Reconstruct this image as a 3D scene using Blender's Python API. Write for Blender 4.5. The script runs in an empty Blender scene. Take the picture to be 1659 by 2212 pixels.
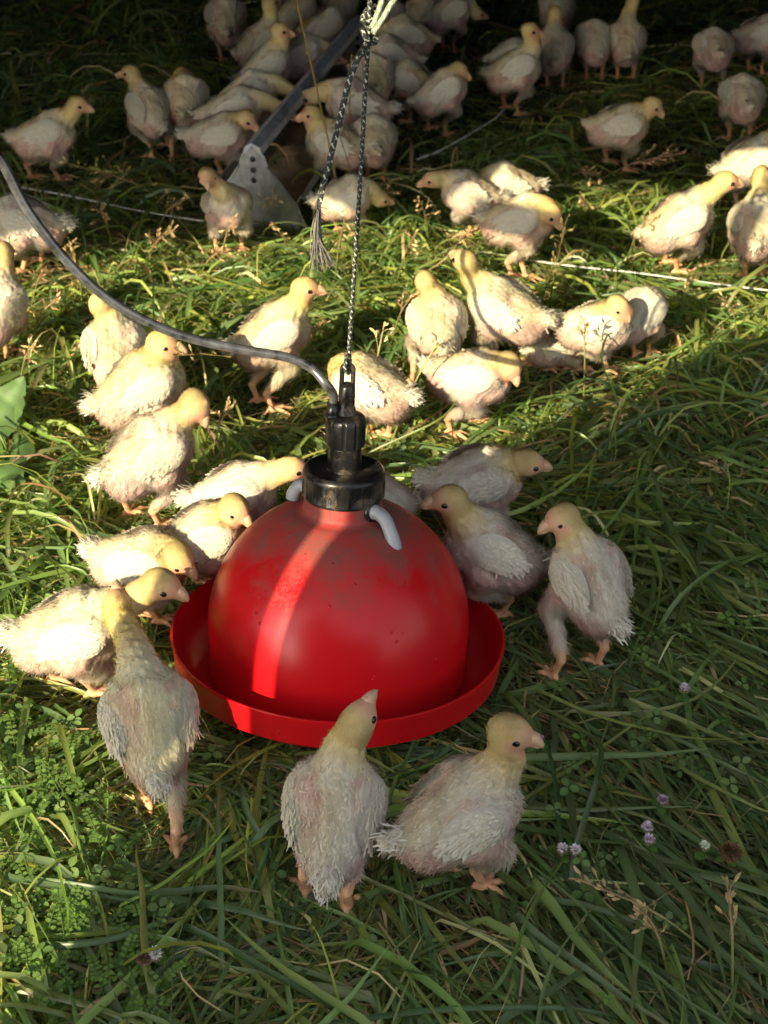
import bpy, math, random
import numpy as np
from mathutils import Vector, Matrix
rng = np.random.default_rng(7)
random.seed(7)
sc = bpy.context.scene
COL = sc.collection
# ------------------------------------------------------------------ camera
PITCH = math.radians(34); CAMH = 1.12
IW, IH, FPX = 1659.0, 2212.0, 2942.0
cam = bpy.data.cameras.new('camera'); camo = bpy.data.objects.new('camera', cam); COL.objects.link(camo)
camo.location = (0, 0, CAMH); camo.rotation_euler = (math.pi/2-PITCH, 0, 0)
cam.sensor_fit = 'VERTICAL'; cam.sensor_height = 24; cam.lens = 24*FPX/IH
cam.clip_end = 200; cam.clip_start = 0.02
cam.dof.use_dof = True; cam.dof.focus_distance = 1.45; cam.dof.aperture_fstop = 7.0
sc.camera = camo
# ------------------------------------------------------------------ light
SUN = np.array([.507, .756, -.415]); SUN = SUN/np.linalg.norm(SUN)      # travel direction
w = bpy.data.worlds.new('World'); sc.world = w; w.use_nodes = True
nt = w.node_tree; bg = nt.nodes['Background']
sky = nt.nodes.new('ShaderNodeTexSky'); sky.sky_type = 'NISHITA'; sky.sun_disc = False
sky.sun_elevation = math.radians(24.5); sky.sun_rotation = math.atan2(-SUN[0], -SUN[1])
hs = nt.nodes.new('ShaderNodeHueSaturation'); hs.inputs['Saturation'].default_value = .42       # hazy, whitish morning sky
tint = nt.nodes.new('ShaderNodeMix'); tint.data_type = 'RGBA'; tint.blend_type = 'MULTIPLY'; tint.inputs[0].default_value = 1; tint.inputs[7].default_value = (1.03, 1.0, .93, 1)
nt.links.new(sky.outputs[0], hs.inputs['Color']); nt.links.new(hs.outputs[0], tint.inputs[6]); nt.links.new(tint.outputs[2], bg.inputs[0]); bg.inputs[1].default_value = 0.15
sl = bpy.data.lights.new('sun', 'SUN'); sl.energy = 3.65; sl.angle = math.radians(0.35); sl.color = (1.0, .87, .56)
so = bpy.data.objects.new('sun', sl); COL.objects.link(so)
so.rotation_euler = Vector(SUN).to_track_quat('-Z', 'Y').to_euler(); so.location = (-2, -3, 3)
sc.view_settings.view_transform = 'Standard'; sc.view_settings.look = 'None'
sc.view_settings.exposure = 1.48; sc.view_settings.gamma = 1
sc.cycles.max_bounces = 6; sc.cycles.diffuse_bounces = 4; sc.cycles.glossy_bounces = 3
sc.cycles.transmission_bounces = 4; sc.cycles.transparent_max_bounces = 4
sc.cycles.use_denoising = True
sc.cycles.sample_clamp_indirect = 6

# ------------------------------------------------------------------ pixel -> world helpers
FW = np.array([0, math.cos(PITCH), -math.sin(PITCH)]); RT = np.array([1., 0, 0]); UP = np.cross(RT, FW)
C0 = np.array([0, 0, CAMH])
def ray(x, y):
    d = FW*FPX + RT*(x-IW/2) + UP*(IH/2-y); return d/np.linalg.norm(d)
def G(x, y, z=0.0):
    d = ray(x, y); return C0 + d*(z-CAMH)/d[2]
def D(x, y, k):
    d = ray(x, y); return C0 + d*(k/(d@FW))
def nrm(v):
    v = np.asarray(v, float); return v/max(np.linalg.norm(v), 1e-9)
def sstep(a, b, x):
    t = np.clip((x-a)/(b-a), 0, 1); return t*t*(3-2*t)
_nk = rng.normal(size=(3, 12, 3)); _np = rng.uniform(0, 6.28, (3, 12))
def noise(P, f, ch=0):      # cheap smooth pseudo noise in -1..1
    s = 0
    for i in range(8):
        s = s + np.sin((P@_nk[ch, i])*f*(1+.13*i) + _np[ch, i])
    return s/3.2

# ------------------------------------------------------------------ mesh helpers
def mk(name, V, Fc, mat, parent=None, col=None, normals=None, smooth=True, mats=None, midx=None):
    V = np.ascontiguousarray(V, dtype=np.float32); Fc = np.ascontiguousarray(Fc, dtype=np.int32)
    me = bpy.data.meshes.new(name); k = Fc.shape[1]; n = len(Fc)
    me.vertices.add(len(V)); me.vertices.foreach_set('co', V.ravel())
    me.loops.add(n*k); me.loops.foreach_set('vertex_index', Fc.ravel())
    me.polygons.add(n); me.polygons.foreach_set('loop_start', np.arange(0, n*k, k, dtype=np.int32))
    me.update(calc_edges=True)
    me.polygons.foreach_set('use_smooth', np.full(n, smooth))
    if col is not None:
        a = me.color_attributes.new('Col', 'FLOAT_COLOR', 'POINT')
        c = np.ones((len(V), 4), np.float32); c[:, :3] = col; a.data.foreach_set('color', c.ravel())
    me.materials.append(mat)
    for m in mats or []: me.materials.append(m)
    if midx is not None: me.polygons.foreach_set('material_index', np.asarray(midx, np.int32))
    if normals is not None:
        me.normals_split_custom_set_from_vertices(np.ascontiguousarray(normals, dtype=np.float32))
    me.update()
    o = bpy.data.objects.new(name, me); COL.objects.link(o)
    if parent is not None: o.parent = parent
    return o
def empty(name, loc=(0, 0, 0), rz=0.0):
    o = bpy.data.objects.new(name, None); COL.objects.link(o); o.location = loc; o.rotation_euler = (0, 0, rz)
    o.empty_display_size = .05
    return o
def tag(o, label=None, cat=None, group=None, kind=None):
    if label: o['label'] = label
    if cat: o['category'] = cat
    if group: o['group'] = group
    if kind: o['kind'] = kind
    return o
class MB:
    def __init__(s): s.v = []; s.f = []; s.n = 0
    def add(s, V, Fc):
        s.v.append(np.asarray(V, float)); s.f += [tuple(int(i)+s.n for i in f) for f in Fc]; s.n += len(V)
    def tube(s, pts, r, seg=10, cap=True):
        pts = np.asarray(pts, float); n = len(pts); r = np.broadcast_to(np.asarray(r, float), (n,))
        T = np.gradient(pts, axis=0); T /= np.linalg.norm(T, axis=1)[:, None]
        ref = np.array([0, 0, 1.]) if abs(T[0][2]) < .9 else np.array([1., 0, 0])
        u = nrm(np.cross(T[0], ref)); V = []
        a = np.arange(seg)*2*np.pi/seg
        for i in range(n):
            u = nrm(u-T[i]*(u@T[i])); v = np.cross(T[i], u)
            V.append(pts[i]+r[i]*(np.cos(a)[:, None]*u+np.sin(a)[:, None]*v))
        V = np.concatenate(V); F_ = []
        for i in range(n-1):
            for j in range(seg):
                F_.append((i*seg+j, i*seg+(j+1) % seg, (i+1)*seg+(j+1) % seg, (i+1)*seg+j))
        if cap: F_.append(tuple(range(seg))[::-1]); F_.append(tuple((n-1)*seg+j for j in range(seg)))
        s.add(V, F_)
    def lathe(s, prof, seg=96, rib=None):
        prof = np.asarray(prof, float); n = len(prof); a = np.arange(seg)*2*np.pi/seg; V = []
        for i, (r, z) in enumerate(prof):
            rr = np.full(seg, r)
            if rib is not None: rr = rr + rib(a, i)
            V.append(np.stack([rr*np.cos(a), rr*np.sin(a), np.full(seg, z)], 1))
        V = np.concatenate(V); F_ = []
        for i in range(n-1):
            for j in range(seg):
                F_.append((i*seg+j, i*seg+(j+1) % seg, (i+1)*seg+(j+1) % seg, (i+1)*seg+j))
        s.add(V, F_)
    def box(s, c, sz, R=None):
        h = np.array(sz)/2; V = np.array([[x, y, z] for x in (-1, 1) for y in (-1, 1) for z in (-1, 1)])*h
        if R is not None: V = V@np.asarray(R).T
        s.add(V+np.asarray(c), [(0, 1, 3, 2), (4, 6, 7, 5), (0, 4, 5, 1), (2, 3, 7, 6), (0, 2, 6, 4), (1, 5, 7, 3)])
    def build(s, name, mat, parent=None, smooth=True, bevel=0, sharp=None):
        me = bpy.data.meshes.new(name); me.from_pydata(np.concatenate(s.v).tolist(), [], s.f); me.update()
        me.polygons.foreach_set('use_smooth', np.full(len(me.polygons), smooth)); me.materials.append(mat)
        o = bpy.data.objects.new(name, me); COL.objects.link(o)
        if sharp is not None:
            me.set_sharp_from_angle(angle=math.radians(sharp))
        if bevel:
            b = o.modifiers.new('bevel', 'BEVEL'); b.width = bevel; b.segments = 2; b.limit_method = 'ANGLE'
        if parent is not None: o.parent = parent
        return o
def spline(pts, n):
    P = np.asarray(pts, float); m = len(P); out = []
    Q = np.vstack([2*P[0]-P[1], P, 2*P[-1]-P[-2]])
    for t in np.linspace(0, m-1-1e-6, n):
        i = int(t); u = t-i; a, b, c, d = Q[i:i+4]
        out.append(.5*(2*b+(c-a)*u+(2*a-5*b+4*c-d)*u*u+(3*b-a-3*c+d)*u**3))
    return np.array(out)

# ------------------------------------------------------------------ materials
def mat_new(name):
    m = bpy.data.materials.new(name); m.use_nodes = True
    return m, m.node_tree, m.node_tree.nodes['Principled BSDF'], m.node_tree.nodes['Material Output']
def N(nt, t, **k):
    n = nt.nodes.new(t)
    for a, b in k.items():
        if a.startswith('_'): setattr(n, a[1:], b)
        else: n.inputs[a.replace('#', ' ')].default_value = b
    return n
def leafy(name, trans=.35, rough=.45, spec=.35):
    m, t, p, out = mat_new(name)
    at = N(t, 'ShaderNodeVertexColor', _layer_name='Col')
    p.inputs['Roughness'].default_value = rough; p.inputs['Specular IOR Level'].default_value = spec
    t.links.new(at.outputs[0], p.inputs['Base Color'])
    tr = N(t, 'ShaderNodeBsdfTranslucent'); mx = N(t, 'ShaderNodeMixShader', Fac=trans)
    hs = N(t, 'ShaderNodeHueSaturation', Saturation=1.15, Value=1.5)
    t.links.new(at.outputs[0], hs.inputs['Color']); t.links.new(hs.outputs[0], tr.inputs[0])
    t.links.new(p.outputs[0], mx.inputs[1]); t.links.new(tr.outputs[0], mx.inputs[2]); t.links.new(mx.outputs[0], out.inputs[0])
    return m
M_grass = leafy('grass_blade', .5, .34, .6)
M_leaf = leafy('leaf', .35, .5, .3)
M_straw = leafy('straw', .2, .6, .2)
M_down = leafy('down', .25, .9, .05)
def skin_mat():
    m, t, p, out = mat_new('chick_skin')
    at = N(t, 'ShaderNodeVertexColor', _layer_name='Col'); t.links.new(at.outputs[0], p.inputs['Base Color'])
    p.inputs['Roughness'].default_value = .6; p.inputs['Specular IOR Level'].default_value = .25
    p.inputs['Subsurface Weight'].default_value = .25; p.inputs['Subsurface Radius'].default_value = (.006, .002, .001)
    p.inputs['Subsurface Scale'].default_value = 1.0
    nz = N(t, 'ShaderNodeTexNoise', Scale=900, Detail=2.0); tc = N(t, 'ShaderNodeTexCoord')
    b = N(t, 'ShaderNodeBump', Strength=.35, Distance=.0006)
    t.links.new(tc.outputs['Object'], nz.inputs['Vector']); t.links.new(nz.outputs[0], b.inputs['Height']); t.links.new(b.outputs[0], p.inputs['Normal'])
    return m
M_skin = skin_mat()
def plain(name, col, rough=.5, metal=0, spec=.5, nscale=0, bump=0, vary=0, dist=.001, detail=4):
    m, t, p, out = mat_new(name)
    p.inputs['Base Color'].default_value = (*col, 1); p.inputs['Roughness'].default_value = rough
    p.inputs['Metallic'].default_value = metal; p.inputs['Specular IOR Level'].default_value = spec
    if nscale:
        tc = N(t, 'ShaderNodeTexCoord'); nz = N(t, 'ShaderNodeTexNoise', Scale=nscale, Detail=detail); t.links.new(tc.outputs['Object'], nz.inputs['Vector'])
        if vary:
            r = N(t, 'ShaderNodeValToRGB'); r.color_ramp.elements[0].position = .3; r.color_ramp.elements[1].position = .7
            r.color_ramp.elements[0].color = (*[c*(1-vary) for c in col], 1); r.color_ramp.elements[1].color = (*[min(1, c*(1+vary)) for c in col], 1)
            t.links.new(nz.outputs[0], r.inputs[0]); t.links.new(r.outputs[0], p.inputs['Base Color'])
        if bump:
            b = N(t, 'ShaderNodeBump', Strength=bump, Distance=dist); t.links.new(nz.outputs[0], b.inputs['Height']); t.links.new(b.outputs[0], p.inputs['Normal'])
    return m
M_eye = plain('eye_black', (.008, .006, .005), .12)
M_beak = plain('beak_horn', (.56, .35, .22), .45, nscale=300, vary=.15)
M_metal = plain('galvanised_steel', (.30, .31, .32), .45, .4, nscale=60, vary=.3, bump=.1)
M_rail = plain('dark_steel', (.42, .45, .52), .4, .3, nscale=40, vary=.3)
M_feed = plain('chick_feed', (.42, .30, .17), .9, nscale=400, vary=.5, bump=1, dist=.004)
M_grey = plain('grey_pvc', (.33, .35, .38), .35, nscale=60, vary=.12)
M_rubber = plain('black_rubber', (.012, .012, .013), .3)
M_tarp = plain('tarp', (.05, .05, .05), .8, nscale=5, vary=.2)
M_twine = plain('white_twine', (.6, .6, .58), .7, nscale=200, vary=.2)

def dusty(name, base, rough, dustcol, lo, hi, zfade=None, coat=0, scale=18, topdust=True):
    """coloured plastic with dust settled on it: a stain with an outline of its own (noise) that sits where dust can lie"""
    m, t, p, out = mat_new(name)
    tc = N(t, 'ShaderNodeTexCoord'); sep = N(t, 'ShaderNodeSeparateXYZ'); t.links.new(tc.outputs['Object'], sep.inputs[0])
    n1 = N(t, 'ShaderNodeTexNoise', Scale=scale, Detail=5.0, Roughness=.65); t.links.new(tc.outputs['Object'], n1.inputs['Vector'])
    n2 = N(t, 'ShaderNodeTexNoise', Scale=scale*26, Detail=3.0); t.links.new(tc.outputs['Object'], n2.inputs['Vector'])
    mr = N(t, 'ShaderNodeMapRange', _interpolation_type='SMOOTHSTEP'); t.links.new(sep.outputs['Z'], mr.inputs[0])
    mr.inputs[1].default_value = zfade[0]; mr.inputs[2].default_value = zfade[1]
    a = N(t, 'ShaderNodeMath', _operation='MULTIPLY_ADD'); t.links.new(mr.outputs[0], a.inputs[0]); a.inputs[1].default_value = .62
    t.links.new(n1.outputs[0], a.inputs[2])
    b = N(t, 'ShaderNodeMath', _operation='MULTIPLY_ADD'); t.links.new(n2.outputs[0], b.inputs[0]); b.inputs[1].default_value = .5
    t.links.new(a.outputs[0], b.inputs[2])
    m2 = N(t, 'ShaderNodeMapRange'); t.links.new(b.outputs[0], m2.inputs[0]); m2.inputs[1].default_value = lo; m2.inputs[2].default_value = hi
    mix = N(t, 'ShaderNodeMix', _data_type='RGBA'); t.links.new(m2.outputs[0], mix.inputs[0])
    mix.inputs[6].default_value = (*base, 1); mix.inputs[7].default_value = (*dustcol, 1)
    t.links.new(mix.outputs[2], p.inputs['Base Color'])
    mr2 = N(t, 'ShaderNodeMapRange'); t.links.new(m2.outputs[0], mr2.inputs[0]); mr2.inputs[3].default_value = rough; mr2.inputs[4].default_value = .85
    t.links.new(mr2.outputs[0], p.inputs['Roughness']); p.inputs['Specular IOR Level'].default_value = .30
    bp = N(t, 'ShaderNodeBump', Strength=.08, Distance=.001); t.links.new(n2.outputs[0], bp.inputs['Height']); t.links.new(bp.outputs[0], p.inputs['Normal'])
    if name.startswith('red'):
        vo = N(t, 'ShaderNodeTexVoronoi', Scale=70); t.links.new(tc.outputs['Object'], vo.inputs['Vector'])
        mr3 = N(t, 'ShaderNodeMapRange', _interpolation_type='SMOOTHSTEP'); t.links.new(vo.outputs['Distance'], mr3.inputs[0]); mr3.inputs[1].default_value = .16; mr3.inputs[2].default_value = .06
        n4 = N(t, 'ShaderNodeTexNoise', Scale=14); t.links.new(tc.outputs['Object'], n4.inputs['Vector']); mr4 = N(t, 'ShaderNodeMapRange'); t.links.new(n4.outputs[0], mr4.inputs[0]); mr4.inputs[1].default_value = .54; mr4.inputs[2].default_value = .58
        mm = N(t, 'ShaderNodeMath', _operation='MULTIPLY'); t.links.new(mr3.outputs[0], mm.inputs[0]); t.links.new(mr4.outputs[0], mm.inputs[1])
        b2 = N(t, 'ShaderNodeBump', Strength=.8, Distance=.0012); t.links.new(mm.outputs[0], b2.inputs['Height']); t.links.new(bp.outputs[0], b2.inputs['Normal']); t.links.new(b2.outputs[0], p.inputs['Normal'])
        sc_ = N(t, 'ShaderNodeTexNoise', Scale=5, Detail=8.0, Roughness=.8); ma = N(t, 'ShaderNodeMapping'); ma.inputs['Scale'].default_value = (6, 6, .6); t.links.new(tc.outputs['Object'], ma.inputs[0]); t.links.new(ma.outputs[0], sc_.inputs['Vector'])
        ad = N(t, 'ShaderNodeMath', _operation='MULTIPLY_ADD'); t.links.new(sc_.outputs[0], ad.inputs[0]); ad.inputs[1].default_value = .12; t.links.new(mr2.outputs[0], ad.inputs[2]); t.links.new(ad.outputs[0], p.inputs['Roughness'])
    return m
M_red = dusty('red_plastic', (.52, .006, .010), .24, (.13, .075, .060), 1.00, 1.50, (.05, .17), scale=16)
M_redpan = dusty('red_plastic_pan', (.52, .006, .010), .26, (.25, .12, .08), 1.3, 1.7, (.5, .6))
M_black = dusty('black_plastic', (.010, .010, .011), .28, (.20, .15, .10), .78, 1.08, (.8, .9), scale=30)
M_hose = plain('hose_black', (.065, .066, .072), .22, spec=1.0, nscale=70, vary=.75, bump=.15, dist=.0006)

# ------------------------------------------------------------------ ground
def ground():
    nx, ny = 260, 420
    xs = np.linspace(-3.2, 3.2, nx); ys = np.linspace(-1.5, 8, ny)
    X, Y = np.meshgrid(xs, ys); P = np.stack([X, Y, 0*X], -1).reshape(-1, 3)
    Z = .004*noise(P, 9) + .0035*noise(P, 31, 1) + .002*noise(P, 90, 2) - .004
    P[:, 2] = Z
    i = np.arange(nx*ny).reshape(ny, nx)
    F_ = np.stack([i[:-1, :-1], i[:-1, 1:], i[1:, 1:], i[1:, :-1]], -1).reshape(-1, 4)
    m, t, p, out = mat_new('soil')
    tc = N(t, 'ShaderNodeTexCoord'); n1 = N(t, 'ShaderNodeTexNoise', Scale=40, Detail=8.0)
    r = N(t, 'ShaderNodeValToRGB'); r.color_ramp.elements[0].color = (.014, .012, .007, 1); r.color_ramp.elements[1].color = (.055, .05, .022, 1)
    t.links.new(tc.outputs['Object'], n1.inputs['Vector']); t.links.new(n1.outputs[0], r.inputs[0]); t.links.new(r.outputs[0], p.inputs['Base Color'])
    p.inputs['Roughness'].default_value = .95
    o = mk('ground', P, F_, m); tag(o, kind='structure')
    # far field beyond the shelter
    b = MB(); b.add([(-60, -60, -.03), (60, -60, -.03), (60, 60, -.03), (-60, 60, -.03)], [(0, 1, 2, 3)])
    mf = plain('pasture', (.05, .08, .02), .9, nscale=3, vary=.4)
    tag(b.build('field', mf), kind='structure')
ground()

# ------------------------------------------------------------------ unseen roof and walls, with added sheets cut to shape the sunlight
HV = np.array([SUN[0], SUN[1]]); HV = HV/np.linalg.norm(HV); EV = np.array([HV[1], -HV[0]]); TAN = -SUN[2]/math.hypot(SUN[0], SUN[1])
def shade_shelter():
    root = tag(empty('shade_shelter', (0, 5, 0)), 'unseen roof and walls with added sheets that shape light on the flock', 'shade_shelter')
    def wp(s, z, off=.0):
        q = EV*s + HV*(-.6+off); return (q[0], q[1]-5, z)
    # added upper sheet: its outline sets the far shade, lower edge zu(s)
    SU = [(-4, .75), (-2.2, .98), (-2.0, 1.05), (-1.88, 1.15), (-1.7, 1.215), (-1.6, 1.27), (-1.55, 1.335), (-1.4, 1.355), (-1.3, 1.42), (-1.27, 1.52), (-1.1, 1.54), (-1.0, 1.60), (-.92, 1.70), (-.6, 2.1), (0, 2.4)]
    s = np.linspace(-4, 0, 240); zu = np.interp(s, [a for a, b in SU], [b for a, b in SU])
    zu = zu + .006*np.sin(s*61) + .004*np.sin(s*143+1) + .005*np.sin(s*29+2)
    b = MB(); n = len(s); V = [wp(a, z) for a, z in zip(s, zu)] + [wp(a, 2.75) for a in s]
    b.add(V, [(i, i+1, n+i+1, n+i) for i in range(n-1)])
    o = b.build('shade_screen', M_tarp, root, smooth=False)
    o.modifiers.new('solid', 'SOLIDIFY').thickness = .004
    # added lower blocker for the near shade, slit leaves the stripe on the bell
    SLIT = (-.7600, -.7345)
    SB = [(-.893, .98), (-.85, 1.03), (-.80, 1.095), (-.754, 1.17), (-.736, 1.215), (-.669, 1.285), (-.5, 1.44), (-.2, 1.8), (.6, 2.4), (3, 2.75)]
    SL = [(-.893, .745), (-.87, .70), (-.817, .665), (-.77, .615), (-.72, .575), (-.70, 0)]   # free lower-left edge
    def top(s_): return np.interp(s_, [a for a, b in SB], [b for a, b in SB])
    def bot(s_): return np.interp(s_, [a for a, b in SL], [b for a, b in SL]) if s_ < -.70 else 0
    b = MB()
    def band(s0, s1, n, lo=None, hi=None):
        ss = np.linspace(s0, s1, n); V = []
        for a in ss: V += [wp(a, (lo if lo is not None else bot(a))), wp(a, hi if hi is not None else top(a)+.006*math.sin(a*90))]
        b.add(V, [(2*i, 2*i+2, 2*i+3, 2*i+1) for i in range(n-1)])
    band(-.893, SLIT[0], 24)
    band(SLIT[0], SLIT[1], 4, hi=.715); 
    band(SLIT[1], -.70, 8); band(-.70, .12, 40)
    o = b.build('shade_panel', M_tarp, root, smooth=False); o.modifiers.new('solid', 'SOLIDIFY').thickness = .004
    for s0, s1, z0, z1 in ((-1.275, -1.0, 1.36, 1.435), (-1.0, -.87, 1.515, 1.60)):
        b = MB(); b.add([wp(s0, z0), wp(s1, z0+.01), wp(s1, z1), wp(s0, z1-.008)], [(0, 1, 2, 3)]); o = b.build('shade_strip', M_tarp, root, smooth=False); o.modifiers.new('solid', 'SOLIDIFY').thickness = .004  # added strips that shade birds in the sun patch
    b = MB(); b.add([wp(-.80, 1.375), wp(-.745, 1.385), wp(-.745, 1.55), wp(-.80, 1.54)], [(0, 1, 2, 3)]); o = b.build('shade_strip', M_tarp, root, smooth=False); o.modifiers.new('solid', 'SOLIDIFY').thickness = .004  # added strip that shades the upper cord
    b = MB()
    for s0, s1, hh in ((.12, 2.6, 1.28), (-4.0, -2.05, .96)):
        b.add([wp(s0, 0, -.02), wp(s1, 0, -.02), wp(s1, hh, -.02), wp(s0, hh, -.02)], [(0, 1, 2, 3)])
    o = b.build('sky_blocker', M_tarp, root, smooth=False); o.modifiers.new('solid', 'SOLIDIFY').thickness = .004  # added sheets that keep sky light off the far birds
    b = MB(); b.box((.1, -2.62, .89), (4.5, .01, .58)); b.build('shade_sheet', M_tarp, root, smooth=False)  # added hanging sheet that darkens the far end
    # roof, sides, back
    b = MB(); b.box((0, -.75, 1.19), (5.4, 6.7, .03)); b.build('roof', M_tarp, root, smooth=False)
    b = MB(); b.box((2.1, -.9, .64), (.03, 6.4, 1.28)); b.build('side_wall', M_tarp, root, smooth=False)
    b = MB(); b.box((-2.5, -.9, .64), (.03, 6.4, 1.28)); b.build('side_wall', M_tarp, root, smooth=False)
    b = MB(); b.box((0, 2.35, .64), (4.6, .03, 1.28)); b.build('back_wall', M_tarp, root, smooth=False)
shade_shelter()

# ------------------------------------------------------------------ drinker
RC = G(731, 1362, .09)
_n = nrm([math.sin(math.radians(2.6)), math.sin(math.radians(9)), math.cos(math.radians(9))])
_u = nrm(np.cross(np.array([0, 1., 0]), _n)); _v = np.cross(_n, _u)
DR = np.stack([_u, _v, _n], 1)                      # drinker local -> world
def DW(p): return RC + DR@np.asarray(p, float)
def DL(p): return DR.T@(np.asarray(p, float)-RC)
def drinker():
    root = empty('poultry_drinker'); tag(root, 'red plastic bell drinker with wide round water pan and black threaded collar', 'drinker')
    root.matrix_world = Matrix(np.block([[DR, RC[:, None]], [np.zeros((1, 3)), np.ones((1, 1))]]).tolist())
    R = .155; h0 = .014
    prof = [(.150, -.045), (.1545, -.044), (.156, -.040), (R, -.03), (R, -.01), (R, h0)]
    for a in np.linspace(6, 68, 26):
        a = math.radians(a); prof.append((R*math.cos(a), h0+R*math.sin(a)))
    r, z = prof[-1]                                   # fillet into the neck
    for q in np.linspace(0, 1, 9)[1:]:
        prof.append((r+(.0455-r)*(1-(1-q)**1.8), z+(.164-z)*q**1.5))
    prof += [(.0447, .170), (.0445, .186)]
    b = MB(); b.lathe(prof, 160); b.build('bell', M_red, root)
    # pan: floor, gutter and rolled lip
    pp = [(.02, -.060), (.15, -.058), (.168, -.054), (.183, -.040), (.1885, -.033), (.1945, -.034), (.1955, -.030), (.1975, -.004), (.1995, .001), (.1990, .0025), (.1965, .0022), (.1945, -.002), (.1905, -.024), (.184, -.036), (.170, -.047), (.152, -.050), (.02, -.052)]
    b = MB(); b.lathe(pp, 180, rib=lambda a, i: .0004*np.sin(a*5+1) if i > 4 else 0*a); b.build('water_pan', M_redpan, root, sharp=45)
    # collar with ribs
    def rib(a, i):
        return np.where(np.abs(((a*20/(2*np.pi)) % 1)-.5) < .11, .0014, 0) if i in (3, 4) else 0*a
    b = MB(); b.lathe([(.0440, .1785), (.0460, .1785), (.0470, .181), (.0462, .1825), (.0462, .2010), (.0470, .2030), (.0472, .2070), (.0458, .2110), (.0430, .2130), (.0415, .2125), (.0400, .2105), (.0390, .2100), (.0210, .2112), (.018, .2115)], 240, rib)
    b.build('collar', M_black, root, sharp=50)
    # threaded stub
    th = [(.0188, .209)]
    for k in range(8): th += [(.0192, .2125+k*.0036), (.0180, .2143+k*.0036)]
    th += [(.0186, .243)]
    b = MB(); b.lathe(th, 72); b.build('threaded_valve', M_black, root)
    def rib2(a, i): return np.where(np.abs(((a*10/(2*np.pi)+.1) % 1)-.5) < .10, -.0013, 0) if i in (2, 3) else 0*a
    b = MB(); b.lathe([(.0186, .2410), (.0215, .2410), (.0226, .2440), (.0228, .2690), (.0218, .2735), (.0195, .2760), (.0120, .2785), (.0105, .2830), (.009, .283)], 160, rib2)
    b.build('nut', M_black, root, sharp=50)
    b = MB(); b.lathe([(.0095, .279), (.0102, .280), (.0104, .284), (.0092, .286), (.0092, .296), (.0096, .298), (.0092, .3005), (.0090, .3090), (.0072, .3125), (.003, .3145), (.0005, .315)], 48)
    b.build('valve_stem', M_black, root)
    # hanging eye: flat slotted tab
    b = MB(); pts = []
    for a in np.linspace(-90, 270, 61):
        pts.append((.0062*math.cos(math.radians(a)), 0.0008, .3160+(.0125 if math.sin(math.radians(a)) > 0 else -.0125)+.0062*math.sin(math.radians(a))))
    b.tube(pts, .0028, 10); b.build('hanging_eye', M_black, root)
    # hose stub
    b = MB(); b.tube([(-.0150, -.004, .270), (-.0150, -.004, .292)], [.0072, .0066], 24); b.tube([(-.0150, -.004, .2735), (-.0150, -.004, .2790)], .0084, 24); b.build('hose_connector', M_rubber, root)
    # elbows
    def elbow(px, r=.0077):
        p = [DL(q) for q in px]
        b = MB(); b.tube(spline(p, 26), [r*1.12]*5+[r]*12+list(np.linspace(r*1.06, r*1.03, 9)), 20)
        o = b.build('outlet_elbow', M_grey, root); o['label'] = 'grey plastic outlet elbow pointing down from the neck'
        d = nrm(p[1]-p[0]); b = MB(); b.tube([p[0]-d*.004, p[0]+d*.002, p[0]+d*.0045], [.0118, .0118, .0098], 28); b.build('grommet', M_rubber, o)
    nk = lambda a, h, r: DW((r*math.cos(a), r*math.sin(a), h))
    a = math.radians(-42); elbow([nk(a, .1725, .044), nk(a, .1735, .054), nk(a, .168, .066), nk(a, .146, .079), nk(a, .133, .082)])
    a = math.radians(158); elbow([nk(a, .176, .040), nk(a, .180, .050), nk(a, .178, .056), nk(a, .168, .062), nk(a, .161, .063)])
    return root
drinker()

# hose
def hose():
    c = [( -60, 285, 1.30), (0, 345, 1.33), (60, 455, 1.36), (150, 570, 1.39), (240, 650, 1.42), (340, 705, 1.445), (440, 738, 1.46), (540, 758, 1.475), (620, 772, 1.485), (672, 795, 1.49), (706, 832, 1.49)]
    P = [D(*q) for q in c] + [DW((-.0150, -.004, .300)), DW((-.0150, -.004, .285))]
    b = MB(); b.tube(spline(P, 140), .0051, 20); tag(b.build('water_hose', M_hose), 'long dusty black rubber hose sagging in from the left to the drinker', 'hose')
hose()

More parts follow.
